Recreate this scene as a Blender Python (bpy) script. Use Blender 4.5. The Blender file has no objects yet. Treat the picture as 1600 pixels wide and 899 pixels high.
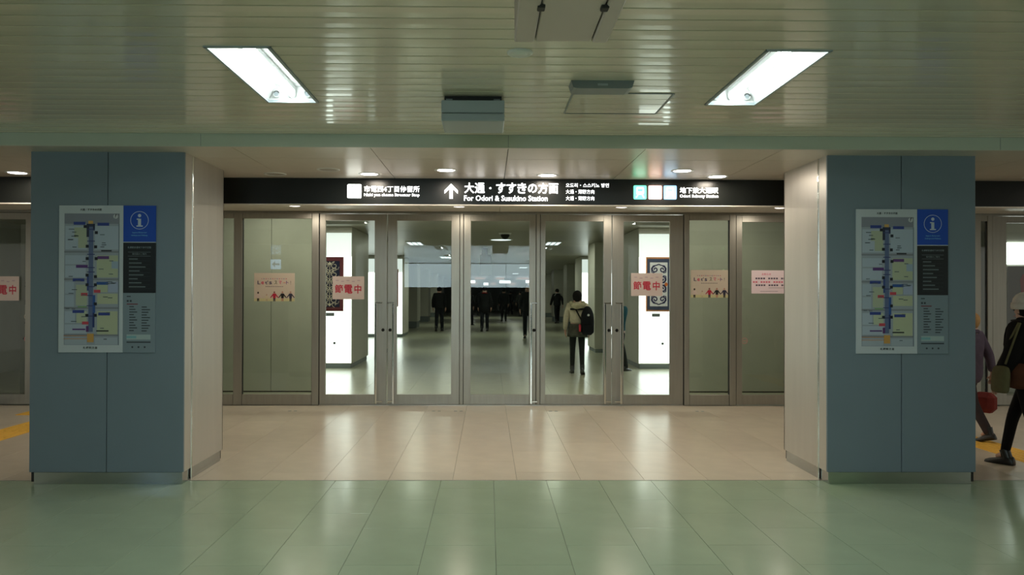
import bpy, bmesh, math, random
from mathutils import Vector, Matrix
random.seed(4)
R = math.radians
sc = bpy.context.scene
COL = sc.collection

# ---------------------------------------------------------------- camera, world, exposure
YAW, PITCH, ROLL, FPX, CX, CY = 0.7195, 0.3908, 0.1485, 1245.0, 778.55, 451.77
cd = bpy.data.cameras.new('camera'); cam = bpy.data.objects.new('camera', cd); COL.objects.link(cam)
cd.sensor_fit = 'HORIZONTAL'; cd.sensor_width = 36.0; cd.lens = 36.0 * FPX / 1600
cd.shift_x = (800 - CX) / 1600; cd.shift_y = (CY - 449.5) / 1600
cd.clip_start = 0.05; cd.clip_end = 300
cam.matrix_world = (Matrix.Translation((0, 0, 1.55)) @ Matrix.Rotation(-R(YAW), 4, 'Z') @ Matrix.Rotation(R(90 + PITCH), 4, 'X')
                    @ Matrix.Rotation(R(ROLL), 4, 'Z'))
sc.camera = cam
w = bpy.data.worlds.new('world'); sc.world = w; w.use_nodes = True
w.node_tree.nodes['Background'].inputs[0].default_value = (0.87, 0.88, 0.79, 1)
w.node_tree.nodes['Background'].inputs[1].default_value = 0.40
sc.view_settings.view_transform = 'Standard'; sc.view_settings.look = 'None'
sc.view_settings.exposure = 0.55; sc.view_settings.gamma = 1.0; sc.view_settings.use_curve_mapping = False

TUBE_L = 9.0
TUBE_W = 9.0           # radiance of the fluorescent tubes
DOWN_W = 5.5           # watts of one downlight
CP = 15.0               # watts of one added corridor fill panel
CL_W = 17.0             # watts of one corridor lamp
CORR_L = 1.0           # corridor ceiling lamps
FASCIA_L = 4.6         # lit fascia at the back of the hall

# ---------------------------------------------------------------- materials
def srgb(r, g, b):
    f = lambda c: (c / 12.92 if c <= 0.04045 else ((c + 0.055) / 1.055) ** 2.4)
    return (f(r / 255), f(g / 255), f(b / 255))
MATS = {}
def mat(name, col, rough=0.5, metal=0.0, coat=0.0, emit=None, es=0.0, var=0.0, noise=0.0, nscale=8.0, bump=0.0, stretch=None, coat_r=0.1, spec=0.5, mottle=None):
    if name in MATS: return MATS[name]
    m = bpy.data.materials.new(name); m.use_nodes = True; nt = m.node_tree; N = nt.nodes; L = nt.links
    p = N['Principled BSDF']
    p.inputs['Base Color'].default_value = (*col, 1); p.inputs['Roughness'].default_value = rough
    p.inputs['Metallic'].default_value = metal; p.inputs['Coat Weight'].default_value = coat
    p.inputs['Coat Roughness'].default_value = coat_r; p.inputs['Specular IOR Level'].default_value = spec
    if emit:
        p.inputs['Emission Color'].default_value = (*emit, 1); p.inputs['Emission Strength'].default_value = es
    src = None
    if noise or bump:
        tc = N.new('ShaderNodeTexCoord'); mp = N.new('ShaderNodeMapping'); nz = N.new('ShaderNodeTexNoise')
        L.new(tc.outputs['Object'], mp.inputs[0]); L.new(mp.outputs[0], nz.inputs['Vector'])
        if stretch: mp.inputs['Scale'].default_value = stretch
        nz.inputs['Scale'].default_value = nscale; nz.inputs['Detail'].default_value = 5
        if bump:
            b = N.new('ShaderNodeBump'); b.inputs['Strength'].default_value = bump; b.inputs['Distance'].default_value = 0.01
            L.new(nz.outputs[0], b.inputs['Height']); L.new(b.outputs[0], p.inputs['Normal'])
        if noise:
            mr = N.new('ShaderNodeMapRange'); mr.inputs[3].default_value = 1 - noise; mr.inputs[4].default_value = 1 + noise
            mr.inputs[1].default_value = 0.25; mr.inputs[2].default_value = 0.75
            L.new(nz.outputs[0], mr.inputs[0]); src = mr.outputs[0]
    if var:
        oi = N.new('ShaderNodeObjectInfo'); mr2 = N.new('ShaderNodeMapRange')
        mr2.inputs[3].default_value = 1 - var; mr2.inputs[4].default_value = 1 + var
        L.new(oi.outputs['Random'], mr2.inputs[0])
        if src:
            mu = N.new('ShaderNodeMath'); mu.operation = 'MULTIPLY'; L.new(src, mu.inputs[0]); L.new(mr2.outputs[0], mu.inputs[1]); src = mu.outputs[0]
        else: src = mr2.outputs[0]
    if src:
        mx = N.new('ShaderNodeVectorMath'); mx.operation = 'SCALE'; mx.inputs[0].default_value = col
        L.new(src, mx.inputs['Scale']); L.new(mx.outputs[0], p.inputs['Base Color'])
    MATS[name] = m; return m
def emis(name, col, s):
    return mat(name, tuple(min(c, .8) for c in col), 0.5, emit=col, es=s)
def glass_mat(name, tint, refl):
    m = bpy.data.materials.new(name); m.use_nodes = True; nt = m.node_tree; N = nt.nodes; L = nt.links
    for n in list(N): N.remove(n)
    out = N.new('ShaderNodeOutputMaterial'); mx = N.new('ShaderNodeMixShader'); t = N.new('ShaderNodeBsdfTransparent'); g = N.new('ShaderNodeBsdfGlossy')
    t.inputs[0].default_value = (*tint, 1); g.inputs['Roughness'].default_value = 0.0
    fr = N.new('ShaderNodeFresnel'); fr.inputs[0].default_value = refl
    L.new(fr.outputs[0], mx.inputs[0]); L.new(t.outputs[0], mx.inputs[1]); L.new(g.outputs[0], mx.inputs[2]); L.new(mx.outputs[0], out.inputs[0])
    return m
M = dict(
    slat=mat('ceiling_slat_paint', (0.72, 0.665, 0.55), 0.2, coat=0.7, var=0.04, coat_r=0.05),
    dark=mat('dark_void', (0.015, 0.015, 0.014), 0.8),
    beam=mat('beam_paint', (0.52, 0.58, 0.48), 0.35, noise=0.05, nscale=2),
    soffit=mat('soffit_panel_enamel', (0.66, 0.60, 0.53), 0.36, metal=0.2, var=0.03, noise=0.03),
    joint=mat('tile_joint', (0.20, 0.21, 0.18), 0.9),
    ntile=mat('hall_floor_tile', (0.37, 0.47, 0.335), 0.20, coat=0.35, var=0.02, noise=0.05, nscale=3, coat_r=0.14),
    mtile=mat('vestibule_floor_tile', (0.64, 0.555, 0.445), 0.28, coat=0.25, var=0.05, noise=0.07, nscale=5, coat_r=0.22),
    ctile=mat('corridor_floor_tile', (0.46, 0.47, 0.34), 0.28, coat=0.3, var=0.05, noise=0.08, nscale=4, coat_r=0.2),
    blue=mat('blue_grey_enamel_panel', (0.175, 0.23, 0.275), 0.42, noise=0.03, nscale=2, var=0.03, coat=0.1),
    steel=mat('brushed_steel', (0.52, 0.50, 0.46), 0.33, metal=0.85, noise=0.05, nscale=6, stretch=(12, 12, 0.3)),
    sidep=mat('satin_metal_side_panel', (0.55, 0.52, 0.47), 0.38, metal=0.55, noise=0.05, nscale=3, stretch=(3, 3, 0.3)),
    plinth=mat('polished_plinth_steel', (0.50, 0.52, 0.53), 0.14, metal=1.0, noise=0.05, nscale=5),
    chrome=mat('polished_chrome', (0.75, 0.74, 0.70), 0.10, metal=1.0),
    frame=mat('door_frame_steel', (0.36, 0.345, 0.30), 0.34, metal=0.6, noise=0.06, nscale=5, stretch=(6, 6, 0.4)),
    gasket=mat('black_gasket', (0.012, 0.012, 0.012), 0.6),
    glass=glass_mat('door_glass', (0.86, 0.90, 0.86), 1.62),
    frost=mat('grey_panel_metal', (0.40, 0.41, 0.33), 0.4, metal=0.1, noise=0.05, nscale=3),
    black=mat('gloss_black_fascia', (0.008, 0.009, 0.008), 0.30, spec=0.3),
    white=mat('white_enamel', (0.75, 0.77, 0.76), 0.35),
    grey=mat('light_grey_plastic', (0.36, 0.42, 0.45), 0.4),
    dgrey=mat('mid_grey_plastic', (0.20, 0.235, 0.24), 0.45),
    pinkg=mat('pinkish_grey_casing', (0.58, 0.49, 0.46), 0.4, noise=0.04, nscale=3),
    tube=emis('fluorescent_tube_glow', (0.93, 1.0, 0.98), TUBE_L),
    sign=emis('sign_white_glow', (0.95, 0.97, 1.0), 1.3),
    down=emis('downlight_glow', (1.0, 0.93, 0.85), 8.0),
    offglass=mat('unlit_downlight_glass', (0.45, 0.42, 0.38), 0.3),
    lbox=emis('lightbox_white_glow', (0.90, 1.0, 0.94), 2.2),
    lboxh=emis('lightbox_header_glow', (0.86, 0.97, 0.93), 0.6),
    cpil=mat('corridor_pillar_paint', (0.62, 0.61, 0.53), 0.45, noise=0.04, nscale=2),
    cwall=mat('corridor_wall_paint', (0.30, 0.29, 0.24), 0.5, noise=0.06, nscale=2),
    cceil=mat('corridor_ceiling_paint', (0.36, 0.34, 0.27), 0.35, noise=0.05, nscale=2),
    clamp=emis('corridor_lamp_glow', (0.82, 0.95, 1.0), CORR_L),
    fascia=emis('fascia_blue_glow', (0.72, 0.93, 0.98), FASCIA_L),
    yellow=mat('yellow_tactile_rubber', (0.85, 0.50, 0.07), 0.6, var=0.05),
    paper=mat('pale_pink_paper', (0.72, 0.60, 0.56), 0.7),
    board=mat('board_white_print', (0.50, 0.56, 0.60), 0.45),
    skin=mat('skin', (0.55, 0.33, 0.25), 0.6),
    eye=mat('eye_dark', (0.02, 0.015, 0.01), 0.3),
)
def flat(col): return mat('print_%02x%02x%02x' % col, srgb(*col), 0.5)
def cloth(name, col, nz=0.15): return mat(name, srgb(*col), 0.85, noise=nz, nscale=14, bump=0.25, spec=0.2)

# ---------------------------------------------------------------- mesh helpers
class MB:
    def __init__(s): s.v = []; s.f = []; s.mi = []; s.ms = []; s.sm = []
    def _m(s, m):
        if m is None: return 0
        if m not in s.ms: s.ms.append(m)
        return s.ms.index(m)
    def poly(s, vs, fs, m=None, smooth=False):
        b = len(s.v); s.v += [tuple(v) for v in vs]; k = s._m(m)
        for f in fs: s.f.append([b + i for i in f]); s.mi.append(k); s.sm.append(smooth)
        return s
    def box(s, x0, x1, y0, y1, z0, z1, m=None, b=0.0):
        if b <= 0:
            vs = [(x, y, z) for z in (z0, z1) for y in (y0, y1) for x in (x0, x1)]
            return s.poly(vs, [(0, 2, 3, 1), (4, 5, 7, 6), (0, 1, 5, 4), (2, 6, 7, 3), (0, 4, 6, 2), (1, 3, 7, 5)], m)
        # chamfered box
        vs = []; fs = []
        xs, ys, zs = (x0, x1), (y0, y1), (z0, z1); idx = {}
        for i in (0, 1):
            for j in (0, 1):
                for k in (0, 1):
                    sx, sy, sz = (1 - 2 * i), (1 - 2 * j), (1 - 2 * k)
                    for a in range(3):
                        p = [xs[i] + sx * b, ys[j] + sy * b, zs[k] + sz * b]; p[a] = (xs[i], ys[j], zs[k])[a]
                        idx[i, j, k, a] = len(vs); vs.append(p)
        for a in range(3):
            o = [q for q in range(3) if q != a]
            for sgn in (0, 1):
                q = []
                for (u, v) in ((0, 0), (1, 0), (1, 1), (0, 1)):
                    t = [0, 0, 0]; t[a] = sgn; t[o[0]] = u; t[o[1]] = v; q.append(idx[t[0], t[1], t[2], a])
                fs.append(q)
            for u in (0, 1):
                for v in (0, 1):
                    q = []
                    for (e, ax) in ((0, o[0]), (0, o[1]), (1, o[1]), (1, o[0])):
                        t = [0, 0, 0]; t[a] = e; t[o[0]] = u; t[o[1]] = v; q.append(idx[t[0], t[1], t[2], ax])
                    fs.append(q)
        for i in (0, 1):
            for j in (0, 1):
                for k in (0, 1): fs.append([idx[i, j, k, a] for a in range(3)])
        return s.poly(vs, fs, m)
    def cyl(s, p, q, r, r2=None, n=12, m=None, caps=True):
        p = Vector(p); q = Vector(q); d = (q - p).normalized(); r2 = r if r2 is None else r2
        u = d.orthogonal().normalized(); v = d.cross(u)
        vs = [p + (u * math.cos(2 * math.pi * i / n) + v * math.sin(2 * math.pi * i / n)) * r for i in range(n)] + \
             [q + (u * math.cos(2 * math.pi * i / n) + v * math.sin(2 * math.pi * i / n)) * r2 for i in range(n)]
        s.poly(vs, [(i, (i + 1) % n, n + (i + 1) % n, n + i) for i in range(n)], m, True)
        if caps: s.poly(vs[:n], [tuple(range(n))], m); s.poly(vs[n:], [tuple(range(n))], m)
        return s
    def lathe(s, c, prof, n=24, m=None):       # profile (r, z) about a vertical axis at c
        vs = [(c[0] + r * math.cos(2 * math.pi * i / n), c[1] + r * math.sin(2 * math.pi * i / n), c[2] + z) for r, z in prof for i in range(n)]
        fs = [(k * n + i, k * n + (i + 1) % n, (k + 1) * n + (i + 1) % n, (k + 1) * n + i) for k in range(len(prof) - 1) for i in range(n)]
        return s.poly(vs, fs, m, True)
    def disc(s, c, r, nrm='z', n=24, m=None, r0=0):
        ax = {'z': ((1, 0, 0), (0, 1, 0)), 'y': ((1, 0, 0), (0, 0, 1))}[nrm]
        a, b = Vector(ax[0]), Vector(ax[1]); c = Vector(c)
        ring = lambda rr: [c + a * math.cos(2 * math.pi * i / n) * rr + b * math.sin(2 * math.pi * i / n) * rr for i in range(n)]
        if r0 <= 0: return s.poly(ring(r), [tuple(range(n))], m)
        return s.poly(ring(r) + ring(r0), [(i, (i + 1) % n, n + (i + 1) % n, n + i) for i in range(n)], m)
    def rect(s, x0, x1, y, z0, z1, m=None, t=0.0012):   # thin slab facing the hall
        return s.box(x0, x1, y - t, y, z0, z1, m)
    def prism(s, pts, y0, y1, m=None):            # polygon in x,z extruded along y
        n = len(pts)
        vs = [(x, y0, z) for x, z in pts] + [(x, y1, z) for x, z in pts]
        return s.poly(vs, [tuple(range(n)), tuple(range(2 * n - 1, n - 1, -1))] + [(i, (i + 1) % n, n + (i + 1) % n, n + i) for i in range(n)], m)
    def ribbon(s, pts, wd, y, m=None, t=0.002):    # flat band along a path in the x,z plane
        P = [Vector((a, b)) for a, b in pts]; L_ = []; R_ = []
        for i, p in enumerate(P):
            d = (P[min(i + 1, len(P) - 1)] - P[max(i - 1, 0)])
            if d.length < 1e-9: d = Vector((1, 0))
            d.normalize(); nn = Vector((-d.y, d.x)) * wd / 2; L_.append(p + nn); R_.append(p - nn)
        n = len(P); vs = [(p.x, y - t, p.y) for p in L_ + R_]
        return s.poly(vs, [(i, i + 1, n + i + 1, n + i) for i in range(n - 1)], m)
    def build(s, name, m, parent=None, loc=None):
        me = bpy.data.meshes.new(name); me.from_pydata(s.v, [], s.f)
        if s.ms: 
            for q in s.ms: me.materials.append(q)
            me.polygons.foreach_set('material_index', s.mi)
        else: me.materials.append(m)
        me.polygons.foreach_set('use_smooth', s.sm)
        bm = bmesh.new(); bm.from_mesh(me); bmesh.ops.recalc_face_normals(bm, faces=bm.faces); bm.to_mesh(me); bm.free()
        me.update()
        return link(name, me, parent, loc)
def link(name, me, parent=None, loc=None):
    o = bpy.data.objects.new(name, me); COL.objects.link(o)
    if name in ('lettering', 'fine_print', 'map_blocks', 'map_label', 'map_route', 'figures_print', 'embroidery', 'print') and parent: o['kind'] = 'stuff'
    if loc: o.location = loc
    if parent: o.parent = parent
    return o
def empty(name, loc=(0, 0, 0), rz=0):
    o = bpy.data.objects.new(name, None); COL.objects.link(o); o.location = loc; o.rotation_euler.z = rz; o.empty_display_size = .1; return o
def tag(o, label, cat, group=None, kind=None):
    o['label'] = label; o['category'] = cat
    if group: o['group'] = group
    if kind: o['kind'] = kind
    return o
def struct(o, label=None):
    o['kind'] = 'structure'
    if label: o['label'] = label
    return o
def copy_tree(o, parent=None):
    c = o.copy(); COL.objects.link(c); c.parent = parent
    for ch in list(o.children): copy_tree(ch, c)
    return c
def text_mesh(txt, size, bold=0.0, align='LEFT', spacing=1.0, width=None, height=None):
    cu = bpy.data.curves.new('lettering', 'FONT'); cu.body = txt; cu.size = 1.0; cu.offset = bold; cu.resolution_u = 2; cu.space_character = spacing
    to = bpy.data.objects.new('t', cu); COL.objects.link(to)
    bpy.context.view_layer.update()
    me = bpy.data.meshes.new_from_object(to.evaluated_get(bpy.context.evaluated_depsgraph_get()))
    bpy.data.objects.remove(to); bpy.data.curves.remove(cu)
    if not me.vertices: return [], []
    xs = [v.co.x for v in me.vertices]; ys = [v.co.y for v in me.vertices]
    x0, x1, y0, y1 = min(xs), max(xs), min(ys), max(ys)
    sx = sy = size
    if width: sx = width / (x1 - x0)
    if height: sy = height / (y1 - y0)
    if width and not height and not size: sy = sx
    if height and not width: sx = sy
    ox = {'LEFT': x0, 'CENTER': (x0 + x1) / 2, 'RIGHT': x1}[align]
    vs = [((v.co.x - ox) * sx, 0.0, (v.co.y - y0) * sy) for v in me.vertices]
    fs = [tuple(p.vertices) for p in me.polygons]
    bpy.data.meshes.remove(me); return vs, fs
def put_text(mb, txt, x, y, z, m, width=None, height=None, size=0.0, bold=0.0, align='LEFT', flip=False, spacing=1.0):
    vs, fs = text_mesh(txt, size, bold, align, spacing, width, height)
    mb.poly([((-v[0] if flip else v[0]) + x, y, v[2] + z) for v in vs], fs, m)
    return mb

# ---------------------------------------------------------------- setting: floors
X0, X1 = -13.0, 14.0
YT = 6.64; YD = 11.13; HC = 2.80; HS = 2.70
fl = struct(MB().box(X0, X1, -10, YD + 0.2, -0.08, -0.006).build('floor', M['joint']), 'station hall floor of pale rectangular stone tiles')
def tile_field(xs0, px, ys0, ys1, ly, xa, xb, m, parent, name='tile', gap=0.0026, seam0=0.0):
    cache = {}
    k0 = math.floor((xa - xs0) / px); k1 = math.ceil((xb - xs0) / px)
    for k in range(k0, k1):
        a = xs0 + k * px; off = seam0 + (ly / 2 if k % 2 else 0)
        y = off + math.floor((ys0 - off) / ly) * ly
        while y < ys1 - 1e-4:
            y0 = max(y, ys0); y1 = min(y + ly, ys1)
            if y1 - y0 > 0.03:
                key = round(y1 - y0, 3)
                if key not in cache:
                    o = MB().box(0, px - gap, 0, y1 - y0 - gap, -0.012, 0, b=0.0005).build(name, m, parent); cache[key] = o.data
                else: o = link(name, cache[key], parent)
                o.location = (a + gap / 2, y0 + gap / 2, 0)
            y += ly
tile_field(0.049, 0.437, 3.4, YT, 0.72, -5.2, 5.5, M['ntile'], fl, seam0=4.57)
tile_field(0.242, 0.535, YT + 0.012, YD - 0.03, 0.92, -6.8, 7.0, M['mtile'], fl, seam0=6.95)
o = MB().box(X0, X1, -10, 3.4, -0.02, 0).box(X0, -5.2, 3.4, YT, -0.02, 0).box(5.74, X1, 3.4, YT, -0.02, 0).build('floor_slab', M['ntile'], fl); o['kind'] = 'stuff'
o = MB().box(X0, -6.72, YT, YD, -0.02, 0).box(7.2, X1, YT, YD, -0.02, 0).build('floor_slab', M['mtile'], fl); o['kind'] = 'stuff'
MB().box(X0, X1, YT - 0.004, YT + 0.014, -0.01, 0.0015).build('threshold_strip', M['frame'], fl)
cf = struct(MB().box(-9.7, 10.8, YD + 0.2, 75, -0.08, -0.006).build('floor', M['joint']), 'long corridor floor beyond the glass doors')
tile_field(0.242, 0.75, YD + 0.21, 20, 1.2, -4.2, 4.4, M['ctile'], cf, seam0=12.0)
o = MB().box(-9.7, 10.8, 20, 75, -0.02, 0).box(-9.7, -4.25, YD + .2, 20, -.02, 0).box(4.75, 10.8, YD + .2, 20, -.02, 0).build('floor_slab', M['ctile'], cf); o['kind'] = 'stuff'
# floor marks in front of the doors
mk = MB()
for x in (-2.62, -0.72, -0.43, 0.83, 2.78):
    for d in (0, 0.075): mk.box(x + d - .02, x + d + .02, 10.55, 10.6, 0.0, 0.0012)
o = mk.build('guide_mark', M['dgrey'], fl); o['kind'] = 'stuff'
# tactile paving
def tact(x0, wd, y0, y1, n):
    base = None
    ly = (y1 - y0) / n
    for i in range(n):
        if base is None:
            b = MB().box(0, wd, 0, ly - .004, 0, .006, b=.001)
            for k in range(5):
                xx = wd * (k + .5) / 5
                b.box(xx - .016, xx + .016, .02, ly - .024, .005, .011, b=.003)
            base = b.build('tactile_tile', M['yellow'], fl); base.location = (x0, y0, 0)
        else: link('tactile_tile', base.data, fl, (x0, y0 + i * ly, 0))
tact(-5.52, .41, 6.9, 10.2, 8)
tact(4.98, .37, 6.9, 9.9, 7)
tact(-6.0, .30, 10.2, 10.5, 1)

# ---------------------------------------------------------------- setting: slatted ceiling
ceil = struct(MB().box(X0, X1, -10, 6.26, HC + 0.35, HC + 0.40).build('ceiling', M['dark']), 'slatted metal ceiling over the near hall')
PIT, S0 = 0.144, 3.462
LX = [(-1.4355, -1.1152), (1.4238, 1.7451)]
LY0, LY1 = 4.042, 5.190
segs_full = [(X0, X1)]
segs_lamp = [(X0, LX[0][0] - .012), (LX[0][1] + .012, LX[1][0] - .012), (LX[1][1] + .012, X1)]
def slat(x0, x1, y0, y1): # profile: folded pan, slightly crowned
    b = MB(); g = .0045
    pr = [(y0 + g, HC + .018), (y0 + g, HC + .003), (y0 + g + .003, HC + .0009), ((y0 + y1) / 2, HC), (y1 - g - .003, HC + .0009), (y1 - g, HC + .003), (y1 - g, HC + .018)]
    n = len(pr)
    b.poly([(x0, y, z) for y, z in pr] + [(x1, y, z) for y, z in pr], [(i, i + 1, n + i + 1, n + i) for i in range(n - 1)])
    b.poly([(x0, y, z) for y, z in pr] + [(x1, y, z) for y, z in pr], [tuple(range(n)), tuple(range(2 * n - 1, n - 1, -1))])
    return b
k = -9
while S0 + k * PIT < 6.24:
    y0 = S0 + k * PIT; y1 = min(y0 + PIT, 6.245)
    mid = (y0 + y1) / 2
    for a, c in (segs_lamp if LY0 < mid < LY1 else segs_full):
        slat(a, c, y0, y1).build('ceiling_slat', M['slat'], ceil)
    k += 1
b = MB()
rearY = [(0.05, 1.2), (-3.95, -2.8), (-7.95, -6.8)]
y = S0 - 9 * PIT
while y > -10:
    y -= PIT; hit = any(a - .07 < y + PIT / 2 < c + .07 for a, c in rearY)
    for a, c in (segs_lamp if hit else segs_full): q = slat(a, c, y, y + PIT); b.poly(q.v, q.f)
o = b.build('ceiling_slat', M['slat'], ceil); o['kind'] = 'stuff'
# inspection hatch outline in the slats
h = tag(empty('ceiling_hatch', (0.835, 5.2, HC)), 'square inspection hatch outlined in the slatted ceiling beside the right lamp', 'hatch')
b = MB(); hx, hy, t_ = .315, .275, .006
for (a, c, d, e) in ((-hx, hx, -hy - t_, -hy + t_), (-hx, hx, hy - t_, hy + t_), (-hx - t_, -hx + t_, -hy, hy), (hx - t_, hx + t_, -hy, hy)): b.box(a, c, d, e, -.004, .003)
b.build('rim', M['dgrey'], h)
b = MB()
for i in range(4): b.box(-hx + .008, hx - .008, -hy + .01 + i * .134, -hy + .138 + i * .134, -.0015, .001)
b.build('cover', M['slat'], h)

# beam
bm_ = struct(MB().box(X0, X1, 6.2486, 6.30, 2.702, HC + .38).build('trim_1', M['beam']), 'shallow grey-green beam edging the slatted ceiling')
for x in (-6.7, -2.25, .155, 4.05, 4.95):
    MB().box(x - .0015, x + .0015, 6.2475, 6.25, 2.705, HC).build('joint', M['dgrey'], bm_)

# ---------------------------------------------------------------- soffit panels over the vestibule
sf = struct(MB().box(X0, X1, 6.27, YD + .1, HS + .03, HS + .06).build('ceiling', M['dark']), 'flat enamel panel soffit between the pillars and the doors')
rows = [(6.25, 6.77), (6.77, 7.60), (7.60, 7.92), (8.02, 9.55), (9.55, YD - .06)]
DL = [(-4.497, 7.653, 1), (-1.142, 7.634, 1), (-0.394, 7.376, 1), (0.565, 7.665, 1), (1.794, 7.351, 1), (2.221, 7.698, 1), (-1.48, 7.37, 0), (-2.046, 7.661, 0),
      (-2.532, 10.4, 1), (-0.385, 10.4, 1), (1.747, 10.4, 1), (3.84, 10.4, 1), (-1.45, 10.4, 0), (.68, 10.4, 0), (2.8, 10.4, 0), (5.3, 7.66, 0), (6.2, 7.4, 1), (-5.9, 9.5, 1), (5.9, 9.6, 1)]
for (a, c) in rows:
    for i in range(-8, 9):
        x = .155 + i * 1.085
        if x + 1.08 < X0 or x > X1: continue
        MB().box(max(x, X0) + .003, min(x + 1.085, X1) - .003, a + .003, c - .003, HS, HS + .03).build('soffit_panel', M['soffit'], sf)
names_dl = {0: 'left outside the left pillar', 1: 'lit', 2: ''}
pos_lab = ['lit round downlight over the gap left of the left pillar', 'lit downlight above the tram stop sign, close to the black fascia', 'large lit downlight left of the up arrow, front row', 'lit downlight above the big Japanese direction words',
           'large lit downlight above the green and red sign icons, front row', 'lit downlight above the subway words near the right pillar', 'unlit downlight left of centre in the front soffit, beside a lit one', 'unlit downlight nearest the left pillar in the front soffit',
           'lit downlight behind the black fascia over the left fixed window', 'lit downlight behind the black fascia above the second glass door', 'lit downlight behind the black fascia above the fifth glass door', 'lit downlight behind the fascia at the right pillar',
           'unlit downlight behind the fascia above the leftmost glass door', 'unlit downlight behind the fascia above the middle doors', 'unlit downlight behind the fascia above the right fixed window', 'unlit downlight right of the right pillar', 'lit downlight outside the right pillar, farthest right',
           'lit downlight at the far left outer doors', 'lit downlight at the far right outer doors']
for i, (x, y, on) in enumerate(DL):
    d = tag(empty('downlight', (x, y, HS)), pos_lab[i], 'downlight', 'round downlights in the soffit')
    MB().lathe((0, 0, 0), [(.078, .002), (.095, -.006), (.104, -.004), (.106, .001)], 28).build('rim', M['white'], d)
    MB().disc((0, 0, -.003), .079, 'z', 28).build('lens', M['down'] if on else M['offglass'], d)
    if on:
        ld = bpy.data.lights.new('downlight_lamp', 'AREA'); ld.shape = 'DISK'; ld.size = .14; ld.energy = DOWN_W; ld.color = (1.0, .88, .72)
        lo = bpy.data.objects.new('downlight_lamp', ld); COL.objects.link(lo); lo.location = (0, 0, -.012); lo.parent = d

# ---------------------------------------------------------------- walls
struct(MB().box(X0, X1, -10.3, -10.1, 1.83, 3.2).build('wall_back', M['cpil']), 'pale header wall at the back of the hall')
struct(MB().box(X0, X1, -10.3, -10.1, 0, 1.83).build('wall_rear_blocker', mat('dark_rear_blocker', (.04, .045, .04), .6)), 'unseen dark lower wall added to keep the door reflections dark')  # added out of view so the door glass mirrors no ambient light

# ---------------------------------------------------------------- fluorescent lamps
def lamp(x0, x1, y0, y1, lab):
    cx_, cy_ = (x0 + x1) / 2, (y0 + y1) / 2; hw, hl = (x1 - x0) / 2, (y1 - y0) / 2
    t = tag(empty('fluorescent_lamp', (cx_, cy_, HC)), lab, 'ceiling lamp', 'recessed fluorescent lamps in the slatted ceiling')
    b = MB()
    for s in (-1, 1):
        b.poly([(s * hw, -hl, 0), (s * hw, hl, 0), (s * (hw - .055), hl, .10), (s * (hw - .055), -hl, .10)], [(0, 1, 2, 3)])
        b.poly([(-hw, s * hl, 0), (hw, s * hl, 0), (hw - .055, s * (hl), .10), (-hw + .055, s * (hl), .10)], [(0, 1, 2, 3)])
    b.poly([(-hw, -hl, .10), (hw, -hl, .10), (hw, hl, .10), (-hw, hl, .10)], [(0, 1, 2, 3)])
    b.box(-.02, .02, -hl + .01, hl - .01, .07, .099)
    b.build('reflector', M['white'], t)
    b = MB()
    for s in (-1, 1):
        b.box(s * hw - .008, s * hw + .008, -hl - .01, hl + .01, -.006, .012)
        b.box(-hw - .008, hw + .008, s * hl - .008 + s * .004, s * hl + .008 + s * .004, -.006, .012)
    b.build('rim', M['grey'], t)
    for x in (-.10, 0, .10):
        for s in (-1, 1):
            e = hl - .012 if s > 0 else -hl + .012
            b = MB().box(x - .022, x + .022, e - .012, e + .012, .045, .10, b=.003); b.cyl((x, e - .012, .045), (x, e + .012, .045), .022, n=16)
            hd = b.build('lamp_holder', M['white'], t)
            if s > 0:
                b = MB().cyl((x, e - .0135, .045), (x, e - .012, .045), .015, n=16)
                b.build('contact', M['grey'], hd)
    MB().cyl((0, -hl + .02, .045), (0, hl - .02, .045), .016, n=16).build('tube', M['tube'], t)
    ld = bpy.data.lights.new('tube_light', 'AREA'); ld.shape = 'RECTANGLE'; ld.size = .03; ld.size_y = 2 * hl - .06; ld.energy = TUBE_W; ld.color = (.90, 1.0, .93)
    lo = bpy.data.objects.new('tube_light', ld); COL.objects.link(lo); lo.location = (0, 0, .026); lo.parent = t
    return t
lamp(*LX[0], LY0, LY1, 'lit recessed fluorescent lamp in the ceiling left of centre')
lamp(*LX[1], LY0, LY1, 'lit recessed fluorescent lamp in the ceiling right of centre')
for j, (a, c) in enumerate(rearY):
    for i in (0, 1): lamp(*LX[i], a, c, 'recessed fluorescent lamp behind the viewer, %s column, %s row' % (('left', 'right')[i], ('first', 'second', 'last')[j]))

# ---------------------------------------------------------------- ceiling fittings
t = tag(empty('ceiling_box', (-.099, 5.17, HC)), 'pale blue-grey two-part box hung under the slatted ceiling', 'box')
MB().box(-.18, .18, -.15, .15, -.035, 0).build('mount', M['gasket'], t)
MB().box(-.198, .198, -.19, .19, -.112, -.034, b=.004).build('upper_casing', M['grey'], t)
MB().box(-.198, .198, -.19, .19, -.165, -.115, b=.006).build('lower_casing', M['grey'], t)
for sx in (-.15, .15):
    MB().box(sx - .02, sx + .02, -.156, -.148, -.026, -.018).build('bracket', M['dgrey'], t)
t = tag(empty('emergency_light', (.665, 4.72, HC)), 'slim grey emergency light fitting on the ceiling at the hatch edge', 'lamp')
MB().prism([(-.185, 0), (.185, 0), (.172, -.04), (.15, -.046), (-.15, -.046), (-.172, -.04)], -.09, .06).build('casing', M['dgrey'], t)
MB().box(-.03, .03, -.0915, -.09, -.03, -.018).build('nameplate', M['grey'], t)
t = tag(empty('ceiling_speaker', (.16, 4.104, HC)), 'small round white speaker disc in the ceiling by the top unit', 'speaker')
MB().lathe((0, 0, 0), [(.0, -.012), (.03, -.014), (.036, -.008), (.05, -.008), (.058, -.012), (.066, -.006), (.068, .002)], 28).build('dome', M['white'], t)
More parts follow.
